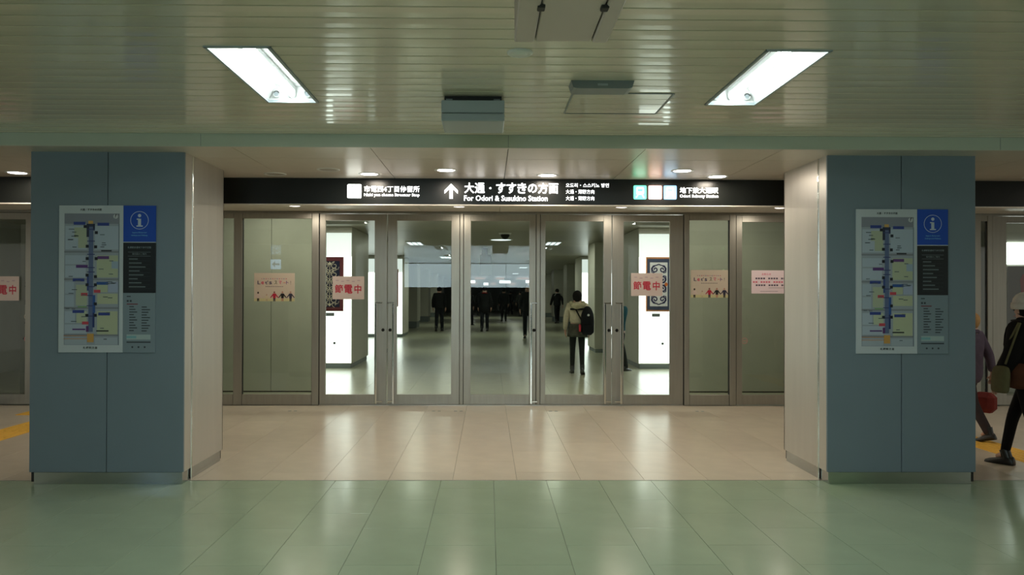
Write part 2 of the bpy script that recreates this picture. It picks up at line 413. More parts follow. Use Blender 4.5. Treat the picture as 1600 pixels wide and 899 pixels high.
t = tag(empty('ceiling_unit', (.3, 2.7, HC)), 'pinkish-grey ceiling unit with two slots at the top edge of view', 'ceiling unit')
MB().box(-.195, -.112, -.9, .595, -.205, 0, b=.006).build('side_casing', M['pinkg'], t)
MB().box(-.107, .122, -.9, .595, -.200, 0, b=.004).build('cover', M['pinkg'], t)
MB().box(.127, .19, -.9, .595, -.205, 0, b=.006).build('side_casing', M['pinkg'], t)
MB().box(-.19, .185, -.88, .58, -.19, -.01).build('core', M['gasket'], t)
for sx in (-.108, .124):
    MB().box(sx - .016, sx + .012, .17, .215, -.212, -.195, b=.003).build('clip', M['gasket'], t)

# ---------------------------------------------------------------- pillars
def pillar(x0, x1, inner, lab):
    t = tag(empty('pillar', ((x0 + x1) / 2, 6.98, 0)), lab, 'pillar', None)
    cx_ = (x0 + x1) / 2; hw = (x1 - x0) / 2; z0, z1 = .10, HS + .02
    yf, yb = 6.5068 - 6.98, 7.46 - 6.98; ys = 6.68 - 6.98
    MB().box(-hw + .012, hw - .012, yf + .012, yb - .012, .02, z1).build('core', M['gasket'], t)
    MB().box(-hw, -.003, yf, yf + .02, z0, z1, b=.0015).build('front_panel', M['blue'], t)
    MB().box(.003, hw, yf, yf + .02, z0, z1, b=.0015).build('front_panel', M['blue'], t)
    for s in (-1, 1):
        a, c = sorted((s * hw, s * (hw - .018)))
        MB().box(a, c, yf + .021, ys - .012, z0, z1, b=.0015).build('corner_panel', M['sidep'], t)
        MB().box(a, c, ys + .016, yb, z0, z1, b=.0015).build('side_panel', M['sidep'], t)
        for d in (-.006, .009):
            MB().cyl((s * (hw + .001), ys + d, .0), (s * (hw + .001), ys + d, z1), .005, n=8).build('edge_strip', M['chrome'], t)
    MB().box(-hw, hw, yb - .012, yb, z0, z1).build('back_panel', M['sidep'], t)
    p = .035
    b = MB()
    b.box(-hw + p * (1 if inner > 0 else .3), hw - p * (.3 if inner > 0 else 1), yf + .006, ys - .012, 0, z0 - .001, b=.002)
    b.box(-hw + p * (1 if inner > 0 else .3), hw - p * (.3 if inner > 0 else 1), ys + .014, yb - .03, 0, z0 - .001, b=.002)
    b.build('plinth', M['plinth'], t)
    return t
pl = pillar(-3.7131, -2.4707, 1, 'left blue-grey square pillar with a station map board on its front')
pr = pillar(2.7822, 4.009, -1, 'right blue-grey square pillar with a station map board on its front')

# ---------------------------------------------------------------- information boards
def board(x0, xm, x1, z0, z1, lab):
    Y = 6.5068; T = .012
    t = tag(empty('information_board', ((x0 + x1) / 2, Y, (z0 + z1) / 2)), lab, 'sign', None)
    L0 = t.location
    W = xm - x0; H = z1 - z0
    def fin(mb, name, m):
        mb.v = [(v[0] - L0.x, v[1] - L0.y, v[2] - L0.z) for v in mb.v]; return mb.build(name, m, t)
    U = lambda u: x0 + u * W; V = lambda v: z1 - v * H         # map panel coordinates, v down
    yf = Y - T
    fin(MB().box(x0, xm - .001, yf, Y, z0, z1, b=.001), 'map_panel', M['board'])
    cnt = [0]
    def r(mb, u0, v0, u1, v1, c, d=.0008):
        cnt[0] += 1; mb.box(U(u0), U(u1), yf - .0006 - cnt[0] * .00004, yf, V(v1), V(v0), flat(c))
    m = MB()
    r(m, .085, .055, .94, .95, (150, 160, 172), .0004)
    r(m, .085, .055, .94, .125, (128, 134, 146), .0006)
    # blocks between the streets
    for (u0, v0, u1, v1, c) in [(.10, .14, .44, .30, (168, 182, 196)), (.56, .14, .93, .30, (165, 180, 195)), (.24, .15, .44, .22, (168, 178, 154)), (.3, .22, .44, .29, (168, 178, 154)),
                                (.10, .34, .42, .40, (166, 180, 195)), (.10, .41, .42, .49, (166, 180, 195)), (.59, .34, .92, .49, (172, 182, 154)), (.82, .38, .92, .43, (150, 170, 190)),
                                (.10, .52, .24, .60, (160, 175, 190)), (.27, .54, .44, .68, (168, 178, 154)), (.10, .61, .24, .69, (160, 175, 190)), (.59, .52, .76, .59, (172, 182, 154)), (.77, .52, .92, .59, (158, 170, 196)),
                                (.6, .6, .92, .67, (176, 184, 154)), (.10, .72, .26, .80, (166, 180, 195)), (.28, .72, .44, .80, (176, 186, 160)), (.10, .81, .44, .87, (166, 180, 195)),
                                (.6, .72, .92, .88, (176, 184, 154)), (.10, .9, .44, .945, (160, 172, 184)), (.57, .9, .92, .945, (160, 172, 184))]:
        r(m, u0, v0, u1, v1, c, .0010)
    for v in (.318, .505, .70, .885): r(m, .085, v - .008, .94, v + .004, (126, 132, 140), .0012)
    fin(m, 'map_blocks', None)
    m = MB()
    r(m, .465, .125, .535, .86, (88, 104, 140), .0018); r(m, .43, .125, .56, .145, (40, 50, 78), .0016); r(m, .43, .125, .47, .215, (34, 42, 66), .0016); r(m, .53, .125, .56, .17, (34, 42, 66), .0016)
    for v in (.16, .24, .33, .42, .45, .55, .61, .68, .75): r(m, .44, v, .56, v + .006, (52, 62, 110), .0015)
    r(m, .44, .48, .47, .58, (50, 70, 130), .0016); r(m, .53, .61, .57, .73, (46, 84, 150), .0016); r(m, .53, .73, .56, .83, (40, 54, 110), .0016)
    r(m, .43, .82, .47, .86, (92, 50, 110), .0017)
    fin(m, 'map_route', None)
    m = MB()
    for (u, v, c) in [(.23, .112, (48, 66, 140)), (.60, .118, (48, 66, 140)), (.27, .405, (88, 54, 120)), (.60, .345, (96, 64, 120)), (.22, .497, (48, 66, 140)), (.59, .52, (44, 84, 150)), (.22, .712, (48, 66, 140)), (.62, .728, (48, 66, 140))]:
        r(m, u, v, u + .18, v + .02, c, .002)
    for (u, v, c) in [(.35, .595, (190, 70, 84)), (.55, .574, (190, 70, 84)), (.37, .79, (190, 70, 84))]: r(m, u, v, u + .1, v + .02, c, .002)
    r(m, .22, .838, .42, .848, (88, 54, 120), .002); r(m, .59, .849, .78, .858, (30, 34, 40), .002); r(m, .66, .303, .82, .314, (50, 54, 60), .002); r(m, .3, .685, .44, .695, (120, 160, 110), .002)
    for (u, v) in [(.385, .134), (.56, .175), (.42, .268), (.55, .272), (.42, .352), (.56, .352), (.42, .465), (.55, .475), (.42, .53), (.55, .53), (.55, .66), (.42, .738), (.55, .738)]:
        r(m, u, v, u + .045, v + .02, (20, 26, 40), .0022)
    r(m, .46, .105, .53, .125, (200, 160, 90), .002); r(m, .45, .872, .55, .93, (196, 150, 80), .002)
    r(m, .085, .885, .45, .889, (190, 140, 90), .002); r(m, .085, .905, .45, .909, (190, 140, 90), .002); r(m, .93, .125, .94, .95, (110, 124, 140), .0013)
    fin(m, 'map_label', None)
    ix = .885; m = MB(); m.disc((U(ix), yf - .0055, V(.075)), .019, 'y', 20, flat((190, 196, 200)))
    m.poly([(U(ix) - .007, yf - .006, V(.092)), (U(ix) - .001, yf - .006, V(.058)), (U(ix) + .008, yf - .006, V(.06))], [(0, 1, 2)], flat((24, 28, 34)))
    fin(m, 'north_arrow', None)
    m = MB(); ink = flat((40, 46, 54))
    put_text(m, '大通・すすきの方面', U(.5), yf - .0055, V(.037), ink, height=.019, align='CENTER', bold=.02)
    put_text(m, '札幌駅方面', U(.5), yf - .0055, V(.976), ink, height=.020, align='CENTER', bold=.02, spacing=1.35)
    rnd = random.Random(7)
    for i in range(34):
        u = rnd.choice([rnd.uniform(.11, .38), rnd.uniform(.62, .86)]); v = rnd.uniform(.15, .94)
        m.box(U(u), U(u + rnd.uniform(.04, .09)), yf - .0052, yf - .0005, V(v + .005), V(v), flat((88, 98, 106)))
    fin(m, 'lettering', None)
    # right hand column
    zb = z1 - H * .247; zk = z1 - H * .594
    fin(MB().box(xm, x1, yf, Y, zb, z1, b=.001), 'blue_panel', mat('info_blue', srgb(20, 74, 176), .4))
    fin(MB().box(xm, x1, yf, Y, zk, zb - .006, b=.001), 'black_panel', mat('info_black', (.008, .012, .016), .35))
    fin(MB().box(xm, x1, yf, Y, z0, zk - .001, b=.001), 'legend_panel', mat('info_grey', srgb(122, 138, 148), .5))
    fin(MB().box(xm, x1, yf, Y, zb - .006, zb), 'divider', M['board'])
    xc = (xm + x1) / 2; wc = x1 - xm; lw = flat((196, 208, 222))
    m = MB(); zc = z1 - H * .10; m.disc((xc, yf - .001, zc), .0735, 'y', 36, lw, r0=.0695)
    m.disc((xc, yf - .001, zc + .038), .0135, 'y', 20, lw)
    for (a, c, d, e) in ((-.012, .012, -.045, .012), (-.022, .0, .004, .014), (-.024, .026, -.052, -.042)): m.box(xc + a, xc + c, yf - .0015, yf, zc + d, zc + e, lw)
    fin(m, 'information_symbol', None)
    m = MB(); lb = flat((120, 190, 220)); g1 = flat((130, 144, 150))
    put_text(m, 'Sapporo Ekimae-dori', xc, yf - .0015, z1 - H * .190, lb, height=.013, align='CENTER', bold=.01)
    put_text(m, 'Underground Walkway', xc, yf - .0015, z1 - H * .209, lb, height=.013, align='CENTER', bold=.01)
    put_text(m, '札幌駅前通地下歩行空間', xc, yf - .0015, z1 - H * .292, g1, width=wc * .72, align='CENTER', bold=.01)
    put_text(m, '北海道案内図のご案内'[3:], xc, yf - .0015, z1 - H * .336, g1, width=wc * .44, align='CENTER')
    for a, c in ((.316, .3175), (.343, .3445)): m.box(xc - wc * .35, xc + wc * .35, yf - .001, yf, z1 - H * c, z1 - H * a, g1)
    for i in range(8):
        v = .36 + i * .027
        m.box(xm + wc * .18, xm + wc * (.45 + .12 * (i * 37 % 5) / 2), yf - .001, yf, z1 - H * (v + .008), z1 - H * v, flat((96, 108, 112)))
        m.box(xm + wc * .16, xm + wc * .84, yf - .001, yf, z1 - H * (v + .0165), z1 - H * (v + .0155), flat((60, 72, 76)))
    ig = flat((52, 62, 70))
    m.box(xm + wc * .12, xm + wc * .24, yf - .001, yf, z1 - H * .622, z1 - H * .615, ig)
    for i in (0, 1): m.box(xm + wc * (.12 + i * .09), xm + wc * (.18 + i * .09), yf - .001, yf, z1 - H * .656, z1 - H * .643, ig)
    m.box(xm + wc * .12, xm + wc * .46, yf - .001, yf, z1 - H * .674, z1 - H * .667, flat((110, 44, 56)))
    for i in range(10):
        v = .685 + i * .018
        m.box(xm + wc * .2, xm + wc * (.34 + .05 * (i * 7 % 3)), yf - .001, yf, z1 - H * (v + .007), z1 - H * v, ig)
        m.box(xm + wc * .58, xm + wc * (.74 + .05 * (i * 5 % 3)), yf - .001, yf, z1 - H * (v + .009), z1 - H * (v + .002), ig)
    m.box(xm + wc * .12, xm + wc * .86, yf - .001, yf, z1 - H * .912, z1 - H * .878, flat((160, 178, 180)))
    m.box(xm + wc * .12, xm + wc * .42, yf - .0016, yf, z1 - H * .904, z1 - H * .886, flat((120, 168, 176)))
    m.box(xm + wc * .12, xm + wc * .86, yf - .001, yf, z1 - H * .934, z1 - H * .925, ig)
    for i in range(3): m.disc((xm + wc * (.3 + i * .19), yf - .001, z1 - H * .963), .008, 'y', 12, ig)
    fin(m, 'lettering', None)
board(-3.478, -2.96, -2.699, 1.071, 2.263, 'white map board with blue i panel on the left pillar')
board(3.017, 3.521, 3.776, 1.072, 2.258, 'white map board with blue i panel on the right pillar')

# ---------------------------------------------------------------- black fascia with the lit direction sign
YS = 7.92
fs = tag(empty('direction_sign', (.155, YS, 2.44)), 'long black overhead fascia with lit white direction words and icons', 'sign')
def fsb(mb, name, m):
    mb.v = [(v[0] - .155, v[1] - YS, v[2] - 2.44) for v in mb.v]; return mb.build(name, m, fs)
fsb(MB().box(X0, X1, YS, YS + .10, 2.443, HS + .01), 'fascia', M['black'])
fsb(MB().box(X0, X1, YS - .004, YS + .104, 2.432, 2.443), 'bottom_rim', M['soffit'])
ye = YS - .004; W = M['sign']
for i_, (ch, wf, hf, zf) in enumerate(zip('大通・すすきの方面', (.95, .98, .22, .92, .92, .88, .90, .95, .92), (1, 1, .2, 1, 1, 1, .86, 1, .95), (0, 0, .4, 0, 0, 0, .06, 0, .01))):
    t_ = MB(); em = .943 / 9; put_text(t_, ch, -.244 + em * (i_ + .5), ye, 2.553 + zf * .106, W, width=em * wf * .99, height=.108 * hf, bold=.026, align='CENTER'); fsb(t_, 'character', None)
t_ = MB(); put_text(t_, 'For Odori & Susukino Station', -.244, ye, 2.479, W, width=.832, height=.056, bold=.020); fsb(t_, 'lettering', None)
t_ = MB(); put_text(t_, '오도리・스스키노 방면', .769, ye, 2.618, W, width=.43, height=.042, bold=.016)
put_text(t_, '大通・薄野方向', .769, ye, 2.553, W, width=.285, height=.044, bold=.010); put_text(t_, '大通・薄野方向', .769, ye, 2.487, W, width=.285, height=.044, bold=.010); fsb(t_, 'lettering', None)
t_ = MB(); put_text(t_, '市電西4丁目停留所', -1.235, ye, 2.562, W, width=.55, height=.064, bold=.020); fsb(t_, 'lettering', None)
t_ = MB(); put_text(t_, 'Nishi yon chome Streetcar Stop', -1.235, ye, 2.512, W, width=.55, height=.040, bold=.020); fsb(t_, 'lettering', None)
t_ = MB(); put_text(t_, '地下鉄大通駅', 1.907, ye, 2.562, W, width=.385, height=.062, bold=.020); fsb(t_, 'lettering', None)
t_ = MB(); put_text(t_, 'Odori Subway Station', 1.907, ye, 2.512, W, width=.385, height=.040, bold=.020); fsb(t_, 'lettering', None)
ax, az = -.372, 2.575
t_ = MB().prism([(ax, az + .075), (ax + .066, az + .008), (ax + .066, az - .026), (ax + .017, az + .022), (ax + .017, az - .075), (ax - .017, az - .075), (ax - .017, az + .022), (ax - .066, az - .026), (ax - .066, az + .008)], ye - .001, ye + .003)
fsb(t_, 'arrow', W)
def rounded(x0, x1, z0, z1, r, n=5):
    pts = []
    for (cx_, cz_, a0) in ((x1 - r, z1 - r, 0), (x0 + r, z1 - r, 90), (x0 + r, z0 + r, 180), (x1 - r, z0 + r, 270)):
        for i in range(n + 1): a = R(a0 + 90 * i / n); pts.append((cx_ + r * math.cos(a), cz_ + r * math.sin(a)))
    return pts
def train(mb, x, z, s, m, mw):   # front of a train on two rails
    y = ye - .0015
    mb.prism(rounded(x - .30 * s, x + .30 * s, z - .18 * s, z + .42 * s, .12 * s), y - .001, y, m)
    mb.prism(rounded(x - .20 * s, x + .20 * s, z + .08 * s, z + .28 * s, .04 * s), y - .002, y - .0011, mw)
    for q in (-1, 1):
        mb.disc((x + q * .18 * s, y - .002, z - .06 * s), .045 * s, 'y', 10, mw)
        mb.prism([(x + q * .14 * s, z - .2 * s), (x + q * .22 * s, z - .2 * s), (x + q * .36 * s, z - .42 * s), (x + q * .26 * s, z - .42 * s)], y - .001, y, m)
def icon(x0, x1, cback, cfig, sb, sf_):
    t_ = MB().prism(rounded(x0, x1, 2.502, 2.640, .012), ye, ye + .003, emis('icon_%d' % (x0 * 100), cback, sb))
    o = fsb(t_, 'icon', None)
    t2 = MB(); train(t2, (x0 + x1) / 2, 2.571, .125, emis('iconf_%d' % (x0 * 100), cfig, sf_), emis('iconw_%d' % (x0 * 100), cback, sb)); t2.v = [(v[0] - .155, v[1] - YS, v[2] - 2.44) for v in t2.v]
    t2.build('pictogram', None, o)
icon(-1.40, -1.262, (.92, 1, .96), (.35, .42, .40), 2.6, .8)
icon(1.446, 1.574, (.12, .85, .48), (.85, 1, .92), 1.7, 2.0)
icon(1.594, 1.728, (1, .50, .38), (1, .95, .90), 1.9, 2.6)
icon(1.747, 1.875, (.22, .55, 1.0), (.85, .95, 1), 1.6, 2.4)

# ---------------------------------------------------------------- door wall
FT = .05
def stile(name, x0, x1, z0, z1, parent, y=YD, t=FT, m=None): return MB().box(x0, x1, y, y + t, z0, z1, b=.002).build(name, m or M['frame'], parent)
ZD = 2.675
hd = struct(MB().box(X0, X1, YD - .01, YD + .12, ZD, HS + .02).build('trim_2', M['frame']), 'metal head rail above the glass doors')
def door(n, x0, x1, g0, g1, handle, lock, lab):
    """one glazed leaf: edges x0,x1, glass g0,g1, handle centre x or None"""
    d = struct(empty('door_%d' % n, ((x0 + x1) / 2, YD, 0)), lab)
    cx_ = (x0 + x1) / 2
    def q(mb, name, m, par=d):
        mb.v = [(v[0] - cx_, v[1] - YD, v[2]) for v in mb.v]; return mb.build(name, m, par)
    a, c = x0 + .003, x1 - .003
    q(MB().box(a, g0, YD, YD + FT, .012, ZD - .008, b=.002), 'stile', M['frame'])
    q(MB().box(g1, c, YD, YD + FT, .012, ZD - .008, b=.002), 'stile', M['frame'])
    q(MB().box(g0, g1, YD, YD + FT, .012, .150, b=.002), 'bottom_rail', M['frame'])
    q(MB().box(g0, g1, YD, YD + FT, 2.575, ZD - .008, b=.002), 'top_rail', M['frame'])
    q(MB().poly([(g0, YD + .025, .15), (g1, YD + .025, .15), (g1, YD + .025, 2.575), (g0, YD + .025, 2.575)], [(0, 1, 2, 3)]), 'glass_pane', M['glass'])
    if handle:
        b = MB().box(handle - .013, handle + .013, YD - .075, YD - .052, .03, 1.42, b=.004)
        h = q(b, 'handle', M['chrome'])
        s = 1 if lock > handle else -1
        for z in (1.43, .06):
            b2 = MB().box(min(handle - .014 * s, handle + .085 * s), max(handle - .014 * s, handle + .085 * s), YD - .07, YD - .05, z - .008, z + .008, b=.003)
            b2.box(handle + .065 * s - .01, handle + .065 * s + .01, YD - .06, YD + .01, z - .007, z + .007)
            q(b2, 'bracket', M['chrome'], h)
        q(MB().cyl((lock, YD - .008, 1.05), (lock, YD + .01, 1.05), .022, n=20).cyl((lock, YD - .012, 1.05), (lock, YD - .008, 1.05), .010, n=12, m=M['gasket']).cyl((lock, YD - .008, 1.05), (lock, YD - .0075, 1.05), .021, n=20, m=M['chrome']), 'lock', M['chrome'])
    return d
door(1, -2.352, -1.413, -2.268, -1.586, -1.555, -1.465, 'leftmost glass door of the middle row, power saving notice on it')
door(2, -1.405, -.400, -1.274, -.516, -1.318, -1.365, 'second glass door from the left in the middle row')
door(3, -.345, .668, -.245, .574, .598, .64, 'third glass door, just right of the plain mullion')
door(4, .726, 1.728, .798, 1.613, 1.628, 1.69, 'fourth glass door from the left in the middle row')
door(5, 1.732, 2.733, 1.895, 2.545, 1.853, 1.80, 'rightmost glass door of the middle row, power saving notice on it')
door(6, 3.475, 4.50, 3.56, 4.36, None, 0, 'glass door half hidden behind the right pillar')
door(7, -7.35, -6.33, -7.26, -6.42, None, 0, 'outer glass door at the left edge of view')
door(8, 7.10, 8.1, 7.30, 8.02, None, 0, 'outer glass door at the right edge of view')
for i, (a, c) in enumerate([(-2.455, -2.36), (-.395, -.350), (.673, .722), (2.745, 2.815), (3.384, 3.47), (-3.54, -3.425), (4.505, 4.6), (-7.45, -7.36), (-6.325, -6.25), (6.85, 6.93), (7.03, 7.095), (8.1, 8.2)]):
    o = struct(MB().box(a, c, YD - .01, YD + .08, 0, ZD, b=.002).build('trim_%d' % (i + 3), M['frame']), None)
    MB().box(a - .006, a, YD + .01, YD + .06, 0, ZD).build('gasket', M['gasket'], o); MB().box(c, c + .006, YD + .01, YD + .06, 0, ZD).build('gasket', M['gasket'], o)
def sidelight(n, x0, x1, lab, gl=True):
    s = struct(empty('window_%d' % n, ((x0 + x1) / 2, YD, 0)), lab); cx_ = (x0 + x1) / 2; hw = (x1 - x0) / 2
    MB().box(-hw, hw, .0, .05, 0, .15, b=.002).build('bottom_rail', M['frame'], s)
    MB().box(-hw, hw, .0, .05, 2.60, ZD, b=.002).build('top_rail', M['frame'], s)
    if gl: MB().poly([(-hw, .025, .15), (hw, .025, .15), (hw, .025, 2.6), (-hw, .025, 2.6)], [(0, 1, 2, 3)]).build('glass_pane', M['glass'], s)
    return s
sidelight(1, -3.42, -2.46, 'fixed window left of the doors with the hand-holding poster')
sidelight(2, 2.82, 3.38, 'narrow fixed window right of the doors with the hand-holding poster')
sidelight(3, -6.25, -3.545, 'wide fixed window hidden behind the left pillar')
sidelight(4, 4.6, 6.85, 'wide fixed window hidden behind the right pillar')
sidelight(5, -8.6, -7.45, 'outermost fixed window on the left')
sidelight(6, 8.2, 8.9, 'outermost fixed window on the right')
sidelight(7, 6.93, 7.03, 'narrow glazed strip beside the outer right door')
MB().box(-2.35, 2.73, YD - .03, YD + .06, .0, .010).build('trim_20', M['steel'])['kind'] = 'structure'
# panelled inner walls behind the fixed windows
def panel_wall(name, xs, y0, y1, parent_label):
    w_ = struct(MB().box(xs[0], xs[-1], y0 + .02, y1, 0, 2.95).build(name, M['dark']), parent_label)
    for a, c in zip(xs[:-1], xs[1:]): MB().box(a + .003, c - .003, y0, y0 + .02, .02, 2.93, b=.002).build('wall_panel', M['frost'], w_)
panel_wall('wall_inner_left', [-6.55, -5.45, -4.35, -3.42, -2.66], 12.6, 12.9, 'grey metal panel wall behind the left fixed window')
panel_wall('wall_inner_right', [3.12, 4.0, 5.1, 6.2, 7.3], 12.6, 12.9, 'grey metal panel wall behind the right fixed window')

# ---------------------------------------------------------------- corridor beyond
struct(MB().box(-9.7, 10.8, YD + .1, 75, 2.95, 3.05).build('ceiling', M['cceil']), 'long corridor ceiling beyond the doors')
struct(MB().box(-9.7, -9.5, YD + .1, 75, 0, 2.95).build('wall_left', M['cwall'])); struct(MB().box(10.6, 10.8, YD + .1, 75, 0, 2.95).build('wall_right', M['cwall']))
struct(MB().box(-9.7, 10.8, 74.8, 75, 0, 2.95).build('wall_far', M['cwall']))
def spiral(cx_, cz_, r, turns, a0, sgn, n=26):
    return [(cx_ + math.cos(a0 + sgn * 2 * math.pi * turns * i / n) * r * (1 - .8 * i / n), cz_ + math.sin(a0 + sgn * 2 * math.pi * turns * i / n) * r * (1 - .8 * i / n)) for i in range(n + 1)]
def art_dark(y, x0, x1, z0, z1, lab):
    t = tag(empty('textile_panel', ((x0 + x1) / 2, y, z0)), lab, 'artwork', 'textiles on the lit walls'); c = (x0 + x1) / 2
    def q(mb, n, m): mb.v = [(v[0] - c, v[1] - y, v[2] - z0) for v in mb.v]; return mb.build(n, m, t)
    q(MB().box(x0, x1, y - .03, y, z0, z1), 'border', cloth('dark_red_cloth', (104, 50, 56)))
    q(MB().box(x0 + .075, x1 - .075, y - .034, y - .03, z0 + .085, z1 - .085), 'field', cloth('navy_cloth', (26, 34, 60)))
    m = MB(); hw = (x1 - x0) / 2 - .09; H = z1 - z0 - .24
    for k in range(5):
        zc = z0 + .12 + H * (k + .5) / 5
        for s in (-1, 1):
            m.ribbon(spiral(c + s * hw * .5, zc + .03, hw * .42, 1.1, R(90), s), .011, y - .036)
            m.ribbon(spiral(c + s * hw * .55, zc - .06, hw * .34, 1.0, R(-90), -s), .010, y - .037)
            m.ribbon([(c, zc + H / 10), (c + s * .04, zc + .03), (c + s * hw * .5, zc + .03 + hw * .42)], .011, y - .038)
            m.ribbon([(c, zc - H / 10), (c + s * .05, zc - .04), (c + s * hw * .9, zc - .05), (c + s * hw, zc)], .009, y - .0385)
    m.ribbon([(c, z0 + .12), (c, z1 - .12)], .010, y - .039)
    for zz in (z0 + .14, z1 - .14): m.prism([(c, zz + .04), (c + .035, zz), (c, zz - .04), (c - .035, zz)], y - .041, y - .0395)
    q(m, 'embroidery', cloth('cream_thread', (214, 206, 186)))
def art_light(y, x0, x1, z0, z1, lab):
    t = tag(empty('textile_panel', ((x0 + x1) / 2, y, z0)), lab, 'artwork', 'textiles on the lit walls'); c = (x0 + x1) / 2
    def q(mb, n, m): mb.v = [(v[0] - c, v[1] - y, v[2] - z0) for v in mb.v]; return mb.build(n, m, t)
    q(MB().box(x0, x1, y - .03, y, z0, z1), 'border', cloth('orange_cloth', (206, 140, 96)))
    q(MB().box(x0 + .025, x1 - .025, y - .034, y - .03, z0 + .035, z1 - .035), 'band', cloth('slate_cloth', (70, 80, 106)))
    q(MB().box(x0 + .08, x1 - .08, y - .038, y - .034, z0 + .11, z1 - .11), 'field', cloth('white_cloth', (236, 236, 240), .05))
    m = MB(); hw = (x1 - x0) / 2 - .11; zs = [z0 + .11 + (z1 - z0 - .22) * f for f in (.16, .40, .62, .84)]
    for k, zc in enumerate(zs):
        up = 1 if k % 2 else -1
        for s in (-1, 1):
            m.ribbon(spiral(c + s * hw * .50, zc, hw * .46, 1.35, R(90) * up, -s * up), .026, y - .040)
            m.ribbon([(c, zc + up * (.11)), (c + s * .05, zc + up * .085), (c + s * hw * .75, zc + up * .075), (c + s * hw, zc + up * .02), (c + s * hw * .95, zc - up * .06), (c + s * hw * .6, zc - up * hw * .46)], .022, y - .041)
    q(m, 'embroidery', cloth('indigo_thread', (54, 56, 92)))
    m = MB()
    for s in (-1, 1): m.prism([(c + s * hw, (z0 + z1) / 2 + .05), (c + s * hw + .04, (z0 + z1) / 2), (c + s * hw, (z0 + z1) / 2 - .05), (c + s * hw - .04, (z0 + z1) / 2)], y - .043, y - .040)
    q(m, 'accent', cloth('orange_thread', (220, 120, 60)))
def lit_pillar(x0, x1, y0, y1, edge, lab, box=True, zt=2.82, base=.10, group=None):
    t = tag(empty('corridor_pillar', ((x0 + x1) / 2, (y0 + y1) / 2, 0)), lab, 'pillar', group); hw = (x1 - x0) / 2; hd_ = (y1 - y0) / 2
    MB().box(-hw, hw, -hd_, hd_, base, 2.95, b=.01).build('shaft', M['cpil'], t)
    MB().box(-hw + .03, hw - .03, -hd_ + .02, hd_ - .03, 0, base).build('plinth', M['dgrey'], t)
    if box:
        l = MB().box(-hw + .01, hw - .01, -hd_ - .02, -hd_ - .002, base + .02, 2.33).build('light_panel', M['lbox'], t)
        MB().box(-hw + .01, hw - .01, -hd_ - .02, -hd_ - .002, 2.335, zt).build('light_header', M['lboxh'], t)
    return t
lit_pillar(-4.4, -2.837, 16.62, 18.9, 0, 'first corridor pillar on the left with a glowing white front')
lit_pillar(3.14, 4.6, 16.62, 18.9, 0, 'first corridor pillar on the right with a glowing white front')
lit_pillar(-4.5, -3.09, 28.8, 31.0, 0, 'second glowing corridor pillar on the left, farther back')
lit_pillar(3.38, 4.7, 28.8, 31.0, 0, 'second glowing corridor pillar on the right, farther back')
lit_pillar(2.83, 3.12, 21.2, 22.6, 0, 'slim plain grey pillar behind the right glowing pillar', box=False)
lit_pillar(-2.86, -2.6, 21.2, 22.6, 0, 'slim plain grey pillar behind the left glowing pillar', box=False)
for i, y in enumerate((36.5, 45, 54, 63)):
    nm = ('third', 'fourth', 'fifth', 'last')[i]
    lit_pillar(-4.2, -3.25 - i * .12, y, y + 1.6, 0, '%s pale corridor pillar along the left side' % nm, box=False, base=.3)
    lit_pillar(3.6 + i * .1, 4.6, y, y + 1.6, 0, '%s pale corridor pillar along the right side' % nm, box=False, base=.3)
art_dark(16.595, -3.57, -3.005, 1.19, 2.32, 'navy textile with cream scrollwork and dark red border, left lit pillar')
art_light(16.595, 3.288, 3.815, 1.20, 2.335, 'white textile with indigo scrolls and orange border, right lit pillar')
art_light(28.775, -3.95, -3.24, 1.1, 2.45, 'white scroll textile on the second left lit pillar, farther away')
art_dark(28.775, 3.72, 4.3, 1.1, 2.45, 'dark textile on the second right lit pillar, farther away')
for (x, y, lab) in ((-3.28, 16.595, 'small grey caption plate under the left textile'), (3.50, 16.595, 'small grey caption plate under the right textile')):
    tag(MB().box(-.085, .085, -.012, 0, -.035, .035, b=.003).build('caption_plate', M['dgrey'], None, (x, y, 1.125)), lab, 'plate')
for (x, lab) in ((-3.19, 'round dark socket low on the left lit pillar'), (3.64, 'round dark socket low on the right lit pillar')):
    tag(MB().cyl((0, 0, 0), (0, -.012, 0), .028, n=20).cyl((0, -.012, 0), (0, -.016, 0), .016, n=16).build('wall_socket', M['dgrey'], None, (x, 16.598, .53)), lab, 'socket')
# right outer lightbox and poster beyond the outer door
t = tag(empty('wall_lightbox', (9.12, 12.6, 0)), 'glowing white wall showcase beyond the outer right door', 'lightbox')
MB().box(-.9, .28, 0, .1, 0, 2.7, b=.01).build('casing', M['cpil'], t); MB().box(-.86, .28, -.02, 0, 2.05, 2.4).build('light_panel', M['lbox'], t)
t = tag(empty('poster', (9.12, 12.57, 1.0)), 'grey poster with red figures beyond the outer right door', 'poster')
MB().box(-.86, .25, -.01, 0, 0, 1.02).build('sheet', flat((126, 120, 118)), t)
m = MB()
for i, dx in enumerate((-.62, -.42, -.2)): m.prism([(dx - .05, .35), (dx + .05, .35), (dx + .03, .6), (dx + .05, .82), (dx, .9), (dx - .05, .8), (dx - .03, .6)], -.013, -.0101)
m.build('print', flat((170, 84, 84)), t)
# banner column seen through the outer left door
t = tag(empty('banner_column', (-6.98, 12.2, 0)), 'dark banner column with vertical characters behind the outer left door', 'column')
MB().box(-.13, .13, 0, .2, 0, 2.6, b=.005).build('column', M['cwall'], t)
m = MB()
for i, ch in enumerate('札幌駅へ'): put_text(m, ch, 0, -.004, 1.62 - i * .27, None, height=.12, align='CENTER', bold=.01)
m.build('lettering', M['gasket'], t)
